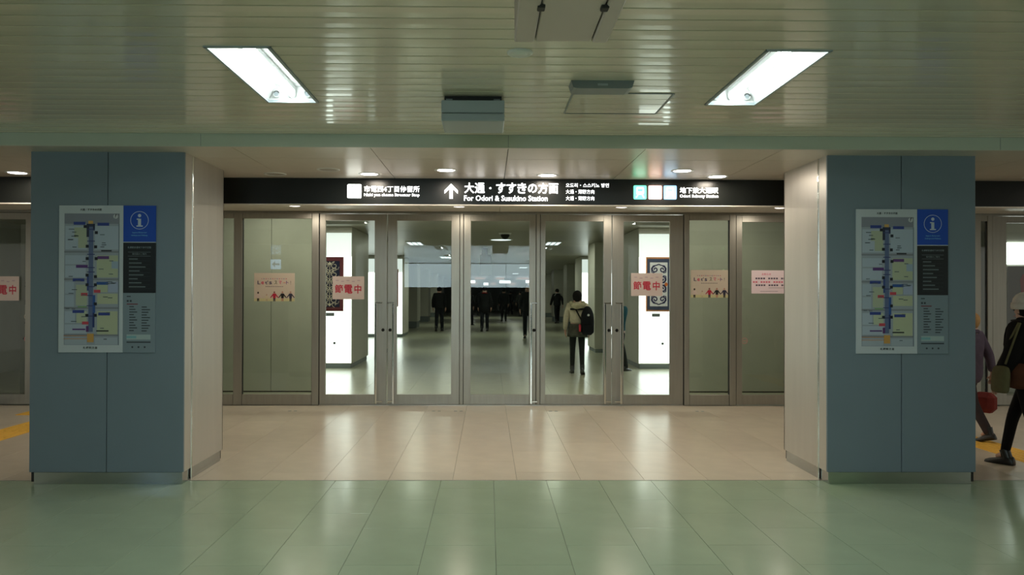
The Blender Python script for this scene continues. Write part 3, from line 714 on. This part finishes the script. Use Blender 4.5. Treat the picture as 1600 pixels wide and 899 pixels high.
# corridor ceiling lamps
for i, (x, y) in enumerate([(-2.0, 21.8), (1.75, 21.6), (-1.6, 30), (1.8, 31), (-1.6, 40), (1.8, 41), (-1.6, 52), (1.8, 53)]):
    nm = ('nearest', 'second', 'third', 'fourth')[i // 2]
    t = tag(empty('corridor_lamp', (x, y, 2.95)), 'bluish lit corridor ceiling lamp, %s one on the %s' % (nm, 'left' if i % 2 == 0 else 'right'), 'ceiling lamp', 'corridor ceiling lamps')
    MB().box(-.21, .21, -.62, .62, -.02, -.002, b=.004).build('frame', M['white'], t)
    for k in (-1, 0, 1): MB().box(k * .13 - .045, k * .13 + .045, -.58, .58, -.024, -.019).build('tube', M['clamp'], t)
    ld = bpy.data.lights.new('lamp_light', 'AREA'); ld.shape = 'RECTANGLE'; ld.size = .38; ld.size_y = 1.1; ld.energy = CL_W; ld.color = (.95, 1.0, .82)
    lo = bpy.data.objects.new('lamp_light', ld); COL.objects.link(lo); lo.location = (0, 0, -.03); lo.parent = t
def fill_panel(x, y, lab, wd=1.3, e=9.0, hi=.30):  # added fill light, no known fixture; brightens corridor, inner walls and textiles
    t = tag(empty('corridor_fill', (x, y, 2.95)), lab, 'ceiling lamp', 'fill light panels added to brighten the corridor')
    MB().box(-wd / 2, wd / 2, -hi / 2, hi / 2, -.012, -.001, b=.002).build('frame', M['white'], t)
    MB().box(-wd / 2 + .03, wd / 2 - .03, -hi / 2 + .03, hi / 2 - .03, -.016, -.011).build('diffuser', emis('fill_panel_glow', (1, .98, .86), 2.0), t)
    MB().box(-wd / 2, wd / 2, -hi / 2 - .02, -hi / 2, -.08, -.001).build('baffle', M['white'], t)  # hides the added panel from the camera
    ld = bpy.data.lights.new('fill_light', 'AREA'); ld.shape = 'RECTANGLE'; ld.size = wd - .06; ld.size_y = hi - .06; ld.energy = e; ld.color = (1.0, .98, .80)
    lo = bpy.data.objects.new('fill_light', ld); COL.objects.link(lo); lo.location = (0, 0, -.02); lo.parent = t
for x, y, e, lab in ((-3.3, 11.75, CP * .5, 'unseen fill light panel added just behind the left fixed window'), (-1.4, 11.75, CP, 'unseen fill light panel added just behind the second glass door'), (1.6, 11.75, CP, 'unseen fill light panel added just behind the fourth glass door'), (3.6, 11.75, CP * .3, 'unseen fill light panel added just behind the right fixed window'),
                  (-3.0, 15.4, CP * .7, 'fill light panel added to brighten the textile on the left glowing pillar'), (3.45, 15.4, CP * .7, 'fill light panel added to brighten the textile on the right glowing pillar')): fill_panel(x, y, lab, e=e, hi=.5 if y > 14 else .30)  # far pair added to brighten the textiles
t = tag(empty('dome_camera', (.38, 18.2, 2.95)), 'dark dome camera on the corridor ceiling above the third door', 'camera')
MB().lathe((0, 0, 0), [(.0, -.03), (.13, -.03), (.15, 0)], 24).build('base', M['white'], t); MB().lathe((0, 0, -.03), [(.11, 0), (.10, -.05), (.06, -.1), (0, -.115)], 20).build('dome', M['black'], t)
t = tag(empty('corridor_downlight', (.32, 20.4, 2.95)), 'oval lit corridor downlight behind the dome camera', 'downlight')
MB().disc((0, 0, -.006), .26, 'z', 24).build('lens', M['clamp'], t); MB().lathe((0, 0, 0), [(.26, -.004), (.3, -.01), (.31, 0)], 24).build('rim', M['white'], t)
t = tag(empty('hanging_sign', (-.08, 24, 2.12)), 'dark brown sign board hanging from the corridor ceiling', 'sign')
MB().box(-.17, .17, 0, .12, 0, .62, b=.01).build('board', mat('brown_board', (.10, .095, .07), .5), t); MB().box(-.12, .06, .03, .09, .62, .84).build('bracket', mat('brown_board', (.1, .1, .1)), t)
# far lit signs at the corridor end
for i, (x, z, wd) in enumerate([(-1.5, 2.45, .9), (1.4, 2.45, 1.0), (3.6, 2.5, .9), (-.2, 2.3, .5)]):
    t = tag(empty('far_lit_sign', (x, 66 + i, z)), ('far glowing sign left of the corridor centre', 'far glowing sign at the corridor centre', 'far glowing sign on the corridor right', 'smallest far glowing sign at the corridor end')[i], 'sign', 'far glowing signs')
    MB().box(-wd / 2, wd / 2, 0, .1, 0, .3, b=.01).build('casing', M['dgrey'], t); MB().box(-.03, .03, .03, .07, .3, 2.955 - z).build('hanger', M['dgrey'], t); MB().box(-wd / 2 + .05, wd / 2 - .05, -.01, 0, .04, .26).build('face', M['sign'], t)

# ---------------------------------------------------------------- back of the hall (mirrored in the door glass)
t = tag(empty('lit_fascia', (0, -9.9, 1.83)), 'pale blue lit fascia at the back of the hall, mirrored in the doors', 'fascia')
for a, c in ((-3.4, -1.5), (-1.5, .72), (.72, 2.3)): MB().box(a + .012, c - .012, -.05, 0, 0, .95, b=.004).build('glow_panel', M['fascia'], t)
for x, z, wd in ((-.55, .32, .42), (.3, .32, .34), (1.15, .32, .5), (-.7, .12, .25), (0.1, .1, .2), (.85, .1, .25), (1.6, .1, .3)): MB().box(x, x + wd, -.0, .05, z, z + .09).build('sign_face', mat('x_sign', (.8, .8, .8), emit=(1, .98, .95), es=6.), t)
MB().box(-3.4, 2.3, -.12, -.05, 0, .95).build('casing', M['dgrey'], t)
t = tag(empty('arrow_sign', (-7.05, -4.2, 2.36)), 'blue and white arrow sign mirrored in the left fixed window', 'sign')
MB().box(-.18, .18, -.05, 0, 0, .36).build('casing', M['dgrey'], t); MB().box(-.17, .17, 0, .004, .01, .33).build('face', emis('cyan_face', (.45, .72, 1), 3.5), t)
MB().prism([(-.13, .17), (-.02, .28), (-.02, .2), (.13, .2), (.13, .14), (-.02, .14), (-.02, .06)], .005, .009).build('arrow', emis('blue_arrow', (.05, .25, .7), .7), t)
MB().box(-.02, .02, -.04, -.01, .36, .44).build('hanger', M['dgrey'], t)
t = tag(empty('evacuation_sign', (7.3, -4.2, 2.18)), 'green lettered exit sign mirrored in the right fixed window', 'sign')
MB().box(-.32, .7, -.06, 0, 0, .26).build('casing', M['gasket'], t)
gl = emis('green_sign_glow', (.45, 1, .35), 4.0)
m = put_text(MB(), '非常口', -.25, .004, .06, gl, width=.45, height=.14, bold=.01); m.prism([(.55, .24), (.64, .15), (.575, .16), (.575, .02), (.525, .02), (.525, .16), (.46, .15)], .002, .005, gl); m.build('lettering', None, t)
MB().box(.15, .19, -.05, -.01, .26, .62).build('hanger', M['dgrey'], t)

# ---------------------------------------------------------------- notices on the glass
YN = YD - .004
def saving(x0, x1, z0, z1, lab, y=YN):
    t = tag(empty('power_saving_notice', ((x0 + x1) / 2, y, z0)), lab, 'notice'); w_ = x1 - x0; h_ = z1 - z0
    MB().box(-w_ / 2, w_ / 2, -.002, 0, 0, h_).build('paper', M['paper'], t)
    for i_, ch in enumerate('節電中'):
        put_text(MB(), ch, (i_ - 1) * w_ * .30, -.0032, h_ * .25, None, width=w_ * (.26 if i_ < 2 else .22), height=h_ * .39, align='CENTER', bold=.022).build('character', flat((200, 52, 76)), t)
    m = MB()
    for i in range(5): m.box(-w_ * .4 + i * w_ * .17, -w_ * .4 + i * w_ * .17 + w_ * .09, -.003, -.002, h_ * (.8 - .04 * (i % 2)), h_ * (.84 - .04 * (i % 2)))
    m.build('fine_print', flat((196, 170, 180)), t)
saving(-2.167, -1.729, 1.476, 1.796, 'pink power saving notice with red characters on the leftmost middle door')
saving(1.998, 2.439, 1.533, 1.853, 'pink power saving notice with red characters on the rightmost middle door')
saving(-6.94, -6.502, 1.446, 1.783, 'pink power saving notice cut by the left edge of view')
def campaign(x0, x1, z0, z1, lab, y):
    t = tag(empty('campaign_poster', ((x0 + x1) / 2, y, z0)), lab, 'poster'); w_ = x1 - x0; h_ = z1 - z0
    MB().box(-w_ / 2, w_ / 2, -.004, 0, 0, h_).build('sheet', mat('poster_cream', srgb(210, 196, 178), .6), t)
    cols = [(60, 52, 96), (214, 60, 100), (60, 52, 96), (60, 52, 96), (70, 90, 60), (220, 60, 120), (226, 120, 110), (110, 50, 130), (90, 70, 60)]
    m = MB()
    for i, (ch, u) in enumerate(zip(["L", "e", "t'", "s", "ス", "マ", "ー", "ト", "!"], (.085, .175, .27, .37, .50, .61, .72, .79, .895))):
        hh = {'e': .1, 's': .1, 'ー': .02, "t'": .13}.get(ch, .125); zz = .60 + (.05 if ch == 'ー' else 0)
        put_text(m, ch, -w_ / 2 + u * w_, -.0062, zz * h_, flat(cols[i]), width={'ー': .055, '!': .012, "t'": .075, 'ト': .06}.get(ch, .068) * w_, height=hh * h_, bold=.012)
    m.build('lettering', None, t)
    m = MB()
    for i in range(12): m.box(-w_ * .33 + i * w_ * .055, -w_ * .33 + i * w_ * .055 + w_ * .03, -.005, -.004, h_ * .78, h_ * .81, flat([(190, 150, 150), (150, 140, 160), (200, 120, 130)][i % 3]))
    for i in range(10): m.box(-w_ * .22 + i * w_ * .045, -w_ * .22 + i * w_ * .045 + w_ * .03, -.005, -.004, h_ * .51, h_ * .53, flat((110, 90, 100)))
    m.box(-w_ / 2, w_ / 2, -.0045, -.004, 0, h_ * .1, flat((206, 200, 150)))
    m.build('fine_print', None, t)
    m = MB()
    for (u, sh, sk, lg, s) in ((.10, (216, 196, 186), (60, 50, 48), (40, 34, 40), .95), (.31, (214, 200, 170), (196, 160, 140), (200, 180, 150), .72), (.50, (186, 30, 60), (150, 100, 90), (40, 40, 60), 1.0), (.70, (24, 24, 28), (190, 140, 120), (190, 140, 120), 1.0), (.90, (52, 50, 72), (190, 150, 130), (40, 40, 44), 1.0)):
        x = -w_ / 2 + u * w_; H = .36 * h_ * s; y_ = -.006; P = lambda a, b: (x + a * H, b * H)
        m.prism([P(-.1, 0), P(-.02, 0), P(0, .36), P(.02, 0), P(.1, 0), P(.1, .42), P(-.1, .42)], y_, -.0046, flat(lg))
        m.prism([P(-.12, .3), P(.12, .3), P(.15, .76), P(-.15, .76)], y_ - .0006, -.0046, flat(sh))
        for q in (-1, 1): m.prism([P(q * .12, .76), P(q * .4, .38), P(q * .36, .32), P(q * .10, .6)], y_ - .0003, -.0046, flat(sh))
        m.prism([(x + .085 * H * math.cos(a * math.pi / 5), .88 * H + .11 * H * math.sin(a * math.pi / 5)) for a in range(10)], y_ - .001, -.0046, flat(sk))
    m.build('figures_print', None, t)
campaign(-3.262, -2.699, 1.446, 1.840, 'cream poster of people holding hands on the left fixed window', YN + .022)
campaign(2.84, 3.366, 1.512, 1.90, 'cream poster of people holding hands on the right fixed window', YN + .022)
t = tag(empty('announcement_notice', (3.96, YN, 1.572)), 'pale notice with pink heading half behind the right pillar', 'notice')
MB().box(-.27, .27, -.002, 0, 0, .325).build('paper', mat('notice_paper', srgb(236, 216, 222), .6), t)
m = MB()
put_text(m, 'お知らせ', -.06, -.003, .255, flat((220, 90, 130)), height=.032, align='CENTER', bold=.01)
for i, (z, c) in enumerate(((.20, (80, 70, 90)), (.15, (220, 110, 130)), (.105, (90, 80, 96)))):
    for k in range(14):
        if (k * 7 + i) % 5: m.box(-.25 + k * .036 + (.04 if i == 2 else 0), -.25 + k * .036 + .026 + (.04 if i == 2 else 0), -.003, -.002, z, z + .022, flat(c))
m.box(-.03, .25, -.003, -.002, .078, .082, flat((120, 110, 120))); m.box(-.15, .1, -.003, -.002, .03, .034, flat((120, 110, 120)))
m.build('lettering', None, t)
for (x, z, c, lab) in ((-6.40, 1.225, (206, 196, 180), 'cream round sticker on the outer left door, upper one'), (-6.40, .914, (220, 150, 150), 'pink round sticker on the outer left door, lower one'), (3.60, .906, (196, 150, 140), 'faded pink round sticker on the glass door by the right pillar')):
    t = tag(empty('round_sticker', (x, YN + .028, z)), lab, 'sticker')
    MB().disc((0, -.004, 0), .045, 'y', 24, r0=.034).build('ring', flat(c), t); MB().box(-.03, .03, -.0045, -.004, -.006, .006).build('bar', flat(c), t)

# ---------------------------------------------------------------- people
def skin_mesh(name, pts, edges, m, parent, sub=1, root=0, loc=None):
    me = bpy.data.meshes.new(name); me.from_pydata([p[:3] for p in pts], edges, [])
    o = bpy.data.objects.new(name, me); COL.objects.link(o)
    md = o.modifiers.new('s', 'SKIN'); md.use_smooth_shade = True
    sd = me.skin_vertices[0].data
    for i, p in enumerate(pts):
        r = p[3]; sd[i].radius = (r if isinstance(r, tuple) else (r, r)); sd[i].use_root = (i == root)
    ss = o.modifiers.new('u', 'SUBSURF'); ss.levels = sub; ss.render_levels = sub
    bpy.context.view_layer.update()
    nm = bpy.data.meshes.new_from_object(o.evaluated_get(bpy.context.evaluated_depsgraph_get()))
    bpy.data.objects.remove(o); bpy.data.meshes.remove(me)
    nm.materials.clear(); nm.materials.append(m); nm.name = name
    for p in nm.polygons: p.use_smooth = True
    return link(name, nm, parent, loc)
def person(loc, height, rz, lab, coat, pants, shoe, hair, step=.3, swing=.25, hem=.80, long_hair=0.0, head_turn=0, coat_w=1.0, legs_bare=False, lean=0.0, group=None):
    t = tag(empty('person', loc, rz), lab, 'person', group); k = height / 1.75; S = lambda x, y, z: (x * k, y * k, z * k)
    J = {}
    J['pel'] = S(0, 0, .96); J['sp'] = S(0, .0 + lean * .3, 1.14); J['ch'] = S(0, lean * .6, 1.33); J['nk'] = S(0, lean, 1.47); J['hd'] = S(0, .012 + lean * 1.2, 1.57); J['tp'] = S(0, .0 + lean * 1.3, 1.67)
    for s, n in ((-1, 'l'), (1, 'r')):
        f = step * s; 
        J['hip' + n] = S(s * .085, 0, .90)
        kn_y = f * .5 + .04; ank_y = f - (.05 if f < 0 else 0)
        J['kn' + n] = S(s * .095, kn_y, .50); J['an' + n] = S(s * .10, ank_y, .10 + (.05 if f < 0 else 0)); J['he' + n] = S(s * .10, ank_y - .03, .045 + (.04 if f < 0 else 0)); J['to' + n] = S(s * .115, ank_y + .16, .035)
        a = -swing * s
        J['sh' + n] = S(s * .175, lean, 1.40); J['el' + n] = S(s * .235, a * .45 - .02 + lean * .7, 1.13); J['wr' + n] = S(s * .245, a + .05 + lean * .5, .90)
    pts = []; E = []; ix = {}
    def v(n, p, r): ix[n] = len(pts); pts.append((*p, r if not isinstance(r, tuple) else (r[0] * k, r[1] * k)) if isinstance(r, tuple) else (*p, r * k)); return ix[n]
    def e(a, c): E.append((ix[a], ix[c]))
    v('pel', J['pel'], (.14, .10)); v('sp', J['sp'], (.125, .095)); v('ch', J['ch'], (.14, .105)); v('nk', J['nk'], .055); v('hd', J['hd'], (.078, .092)); v('tp', J['tp'], (.070, .085))
    e('pel', 'sp'); e('sp', 'ch'); e('ch', 'nk'); e('nk', 'hd'); e('hd', 'tp')
    hx, hy, hz = J['hd']
    v('nose', (hx, hy + .098 * k, hz - .005 * k), .011); e('hd', 'nose')
    for s, n in ((-1, 'l'), (1, 'r')):
        v('ear' + n, (hx + s * .082 * k, hy - .005 * k, hz), .012); e('hd', 'ear' + n)
        v('hip' + n, J['hip' + n], .085); v('kn' + n, J['kn' + n], .055); v('an' + n, J['an' + n], .038); tt_ = Vector(J['an' + n]).lerp(Vector(J['to' + n]), .55); v('to' + n, tuple(tt_), (.022, .018))
        e('pel', 'hip' + n); e('hip' + n, 'kn' + n); e('kn' + n, 'an' + n); e('an' + n, 'to' + n)
        v('sh' + n, J['sh' + n], .055); v('el' + n, J['el' + n], .040); v('wr' + n, J['wr' + n], .026)
        e('ch', 'sh' + n); e('sh' + n, 'el' + n); e('el' + n, 'wr' + n)
        wx, wy, wz = J['wr' + n]; v('pa' + n, (wx, wy + .012 * k, wz - .07 * k), (.018, .034)); e('wr' + n, 'pa' + n)
        for q in range(4):
            fy = wy + (.034 - q * .016) * k; ln = (.068, .078, .074, .058)[q] * k
            v('f%d%s' % (q, n), (wx - s * .008 * k, fy + .01 * k, wz - .085 * k - ln * .5), .0085); v('g%d%s' % (q, n), (wx - s * .026 * k, fy + .012 * k, wz - .085 * k - ln), .0075)
            e('pa' + n, 'f%d%s' % (q, n)); e('f%d%s' % (q, n), 'g%d%s' % (q, n))
        v('th' + n, (wx - s * .018 * k, wy + .052 * k, wz - .065 * k), .0095); v('tt' + n, (wx - s * .026 * k, wy + .06 * k, wz - .095 * k), .008); e('pa' + n, 'th' + n); e('th' + n, 'tt' + n)
    body = skin_mesh('body', pts, E, M['skin'], t, 1, 0)
    for s in (-1, 1):
        MB().lathe((hx + s * .03 * k, hy + .088 * k, hz + .015 * k), [(0, -.009 * k), (.009 * k, 0), (0, .009 * k)], 10).build('eye', M['eye'], body)
    MB().box(hx - .024 * k, hx + .024 * k, hy + .084 * k, hy + .094 * k, hz - .052 * k, hz - .044 * k, b=.002).build('mouth', mat('lips', (.4, .15, .13), .5), body)
    # coat
    w_ = coat_w; C = [(*S(0, 0, hem + .02), (.160 * k * w_, .125 * k * w_))]
    if hem < .84: C.append((*J['pel'], (.165 * k * w_, .13 * k * w_)))
    C += [(*J['sp'], (.155 * k * w_, .125 * k * w_)), (*J['ch'], (.160 * k * w_, .125 * k * w_)), (*S(0, lean, 1.46), (.075 * k, .075 * k))]
    nch = len(C) - 2; CE = [(q, q + 1) for q in range(len(C) - 1)]
    for n in 'lr':
        b0 = len(C); C += [(*J['sh' + n], .074 * k * w_), (*J['el' + n], .060 * k * w_), (*J['wr' + n], .046 * k * w_)]; CE += [(nch, b0), (b0, b0 + 1), (b0 + 1, b0 + 2)]
    skin_mesh('coat', C, CE, coat, t, 2, nch)
    skin_mesh('collar', [(*S(a_ * .075, lean + b_, 1.455), .032 * k) for a_, b_ in ((1, .03), (.8, -.05), (0, -.085), (-.8, -.05), (-1, .03))], [(0, 1), (1, 2), (2, 3), (3, 4)], coat, t, 1, 2)
    P_ = [(*S(0, 0, 1.05), (.10 * k, .08 * k)), (*S(0, 0, .96), (.12 * k, .095 * k))]; PE = [(0, 1)]
    lr = .048 if legs_bare else .064
    for n in 'lr':
        b0 = len(P_); P_ += [(*J['hip' + n], .092 * k), (*J['kn' + n], (lr + .014) * k), (*J['an' + n], lr * k), (*((Vector(J['an' + n]) + Vector(J['he' + n])) / 2), lr * k)]; PE += [(1, b0), (b0, b0 + 1), (b0 + 1, b0 + 2), (b0 + 2, b0 + 3)]
    skin_mesh('trousers', P_, PE, pants, t, 1, 1)
    for n in 'lr':
        a = Vector(J['an' + n]); h_ = Vector(J['he' + n]); o_ = Vector(J['to' + n])
        d_ = (o_ - h_).normalized(); sd = Vector((d_.y, -d_.x, 0)).normalized(); up = sd.cross(d_)
        if up.z < 0: up = -up
        base = h_ - up * .045 * k; secs = [(-.065, .026, .05), (-.055, .040, .085), (-.01, .043, .11), (.05, .044, .085), (.12, .052, .062), (.18, .050, .05), (.215, .036, .036), (.225, .016, .022)]
        vs = []; NS = 12
        for (al, hw_, hh) in secs:
            for q in range(NS):
                th = 2 * math.pi * q / NS; cz = max(-.55, math.sin(th))
                vs.append(base + d_ * al * k + sd * math.cos(th) * hw_ * k + up * (cz + .55) / 1.55 * hh * k)
        sb = MB().poly(vs, [(r_ * NS + q, r_ * NS + (q + 1) % NS, (r_ + 1) * NS + (q + 1) % NS, (r_ + 1) * NS + q) for r_ in range(len(secs) - 1) for q in range(NS)] + [tuple(range(NS)), tuple(range((len(secs) - 1) * NS, len(secs) * NS))], None, True)
        sb.cyl(tuple(base + up * .07 * k), tuple(a + Vector((0, 0, .055 * k))), .047 * k, .050 * k, n=14)
        sb.build('shoe', shoe, t)
    # hair: cap round the skull, open at the face
    bm = bmesh.new(); bmesh.ops.create_uvsphere(bm, u_segments=20, v_segments=14, radius=1)
    for vv in list(bm.verts):
        x, y, z = vv.co
        vv.co = (hx + x * .098 * k, hy - .012 * k + y * (.112 if y < 0 else .10) * k, hz + .045 * k + z * (.105 if z > 0 else .10 + long_hair) * k)
    bmesh.ops.delete(bm, geom=[vv for vv in bm.verts if (vv.co.y > hy + .045 * k and vv.co.z < hz + .055 * k)], context='VERTS')
    me = bpy.data.meshes.new('hair'); bm.to_mesh(me); bm.free(); me.materials.append(hair)
    for p in me.polygons: p.use_smooth = True
    link('hair', me, t)
    return t, J, k
blk = cloth('black_wool', (24, 25, 26)); blk2 = cloth('charcoal_cloth', (34, 36, 36)); drk = cloth('dark_denim', (26, 28, 34)); sho = mat('black_leather', (.012, .012, .012), .4); hb = cloth('black_hair', (20, 17, 15), .3)
G = 'people walking far down the corridor'
t, J, k = person((-2.05, 33.4, 0), 1.90, 0, 'person in dark jacket walking away seen through the second door', blk, drk, sho, hb, .18, .06, .80, coat_w=1.3)
t, J, k = person((-.15, 33.4, 0), 1.93, 0, 'person in a long dark coat walking away seen through the third door', blk, drk, sho, hb, .14, .1, .62, coat_w=1.35)
skin_mesh('collar', [(-.12, -.12, 1.60, .02), (0, -.15, 1.62, .025), (.12, -.12, 1.60, .02)], [(0, 1), (1, 2)], cloth('red_scarf', (150, 30, 34)), t, 1)
t, J, k = person((.90, 46, 0), 1.92, 0, 'person in dark clothes with a shoulder bag, farther behind the long coat', blk2, blk, sho, hb, .15, .15, .78, coat_w=1.35)
MB().box(-.42, -.24, -.12, .10, .62, .92, b=.04).build('shoulder_bag', sho, t)
t, J, k = person((1.42, 28.6, 0), 1.95, R(180), 'person in a dark coat walking towards the third door', blk2, drk, sho, hb, .28, .2, .66, coat_w=1.15)
t, J, k = person((3.72, 43, 0), 1.90, R(10), 'person in black with light shoulder trim far right in the corridor', blk, blk, sho, hb, .2, .3, .8, coat_w=1.25)
MB().ribbon([(-.2, 1.48), (-.1, 1.62), (.1, 1.62), (.2, 1.48)], .03, -.2).build('shoulder_trim', cloth('pale_trim', (170, 170, 165)), t)
for i, (x, y) in enumerate([(-.95, 40), (2.25, 56), (3.1, 52), (4.6, 47), (-.6, 58), (1.7, 62)]):
    person((x, y, 0), 1.80 + .03 * (i % 3), R((i * 40) % 50 - 20), ('dark figure at the left edge of the third door', 'small dark figure in the distant crowd, left of the face', 'small dark figure in the distant crowd, right one', 'dark figure beside the one with light trim', 'tiny dark figure near the corridor centre', 'tiny far figure under the bright signs')[i],
           (blk, blk2)[i % 2], drk, sho, hb, .16, .1, .78, group='distant walkers in the corridor', coat_w=1.2)
# girl with backpack
cream = cloth('cream_jacket_cloth', (206, 196, 172)); plaid = cloth('grey_plaid_cloth', (74, 74, 64), .4); tights = cloth('black_tights', (22, 22, 22))
t, J, k = person((1.74, 15.55, 0), 1.66, R(-6), 'person in cream jacket and plaid skirt carrying a black backpack', cream, tights, sho, hb, -.17, .08, .98, long_hair=.07, legs_bare=True, coat_w=1.08)
MB().lathe((0, 0, 0), [(.13, .98), (.165, .92), (.19, .80), (.20, .73), (.185, .735), (.15, .90)], 24).build('skirt', plaid, t)
skin_mesh('hood', [(-.13, -.08, 1.36, .055), (-.05, -.14, 1.31, .07), (.05, -.14, 1.31, .07), (.13, -.08, 1.36, .055), (.10, .02, 1.40, .045), (-.10, .02, 1.40, .045)], [(0, 1), (1, 2), (2, 3), (3, 4), (5, 0)], cloth('pale_fur', (190, 182, 150), .35), t, 2)
bp = empty('backpack', (.19, -.24, .72)); bp.parent = t
skin_mesh('pack_body', [(0, 0, .08, (.14, .13)), (.01, .0, .26, (.165, .14)), (0, 0, .48, (.14, .12)), (0, .02, .62, (.07, .06))], [(0, 1), (1, 2), (2, 3)], cloth('black_nylon', (20, 22, 26)), bp, 2, 1)
MB().box(-.10, .10, -.17, -.12, .06, .26, b=.03).build('front_pocket', cloth('black_nylon', (20, 22, 26)), bp)
MB().disc((.02, -.165, .44), .022, 'y', 14).build('badge', M['white'], bp)
m = MB(); m.box(-.33, .04, .06, .085, .53, .565, b=.008); m.cyl((-.25, .1, .60), (-.08, -.0, .28), .014, n=8); m.build('strap', cloth('black_nylon', (20, 22, 26)), bp)
MB().box(-.16, -.12, -.08, -.05, .12, .26, b=.01).build('red_tag', cloth('red_tag', (220, 70, 84)), bp)
# teal person
teal = cloth('teal_jacket_cloth', (30, 74, 84))
t, J, k = person((2.62, 15.9, 0), 1.58, R(-55), 'person in teal jacket striding behind the door stile', teal, blk, sho, hb, -.30, .2, .82, coat_w=1.0)
MB().box(-.15, .15, -.30, -.12, .92, 1.34, b=.05).build('backpack', cloth('teal_dark', (22, 60, 76)), t)
# near right person
t, J, k = person((4.80, 7.05, 0), 1.57, R(35), 'person in black coat and white knit hat at the right edge', cloth('black_coat_cloth', (20, 16, 16)), cloth('black_legging', (14, 12, 12)), sho, hb, .24, .12, .86, long_hair=.05, coat_w=1.5, legs_bare=True)
skin_mesh('coat_skirt', [(0, 0, 1.14 * k, (.265 * k, .215 * k)), (0, 0, .92 * k, (.275 * k, .22 * k)), (0, 0, .78 * k, (.25 * k, .20 * k))], [(0, 1), (1, 2)], cloth('brown_coat_cloth', (84, 50, 34)), t, 2)
hx, hy, hz = J['hd']
ht = MB().lathe((hx, hy - .01, hz + .045), [(.106, -.02), (.112, .0), (.110, .03), (.102, .07), (.08, .105), (.045, .125), (0, .132)], 24).build('knit_hat', cloth('white_knit', (205, 198, 190), .2), t)
MB().lathe((hx, hy - .01, hz + .045), [(.108, -.025), (.118, -.02), (.120, .01), (.116, .035), (.108, .036)], 24).build('brim', cloth('white_knit', (205, 198, 190), .2), ht)
bg = empty('shoulder_bag', (-.27, .10, .82)); bg.parent = t; bg.rotation_euler = (0, R(4), R(-35))
skin_mesh('bag_body', [(0, 0, -.13, (.045, .10)), (0, 0, -.02, (.055, .115)), (0, 0, .12, (.035, .10))], [(0, 1), (1, 2)], cloth('olive_canvas', (104, 98, 70)), bg, 2, 1)
MB().cyl((0, -.05, .13), (.06, -.12, .50), .009, n=8).cyl((0, .05, .13), (.06, -.10, .50), .009, n=8).build('strap', cloth('olive_canvas', (104, 98, 70)), bg)
skin_mesh('scarf', [(.11, .05, 1.32 * 1.0, .045), (.10, -.06, 1.31, .055), (0, -.12, 1.30, .06), (-.10, -.06, 1.31, .055), (-.11, .05, 1.32, .045)], [(0, 1), (1, 2), (2, 3), (3, 4)], cloth('black_coat_cloth', (20, 16, 16)), t, 2, 2)
# small person behind the right pillar
t, J, k = person((5.22, 8.55, 0), 1.40, R(30), 'small fair-haired person in purple jacket peeking past the right pillar', cloth('purple_jacket', (92, 82, 100)), cloth('grey_trouser', (60, 52, 54)), sho, cloth('fair_hair', (176, 140, 96), .3), .22, .2, .70, coat_w=1.1, long_hair=.05)
MB().box(.10, .26, -.16, .06, .28, .5, b=.05).build('red_bag', cloth('dull_red_bag', (120, 50, 46)), t)
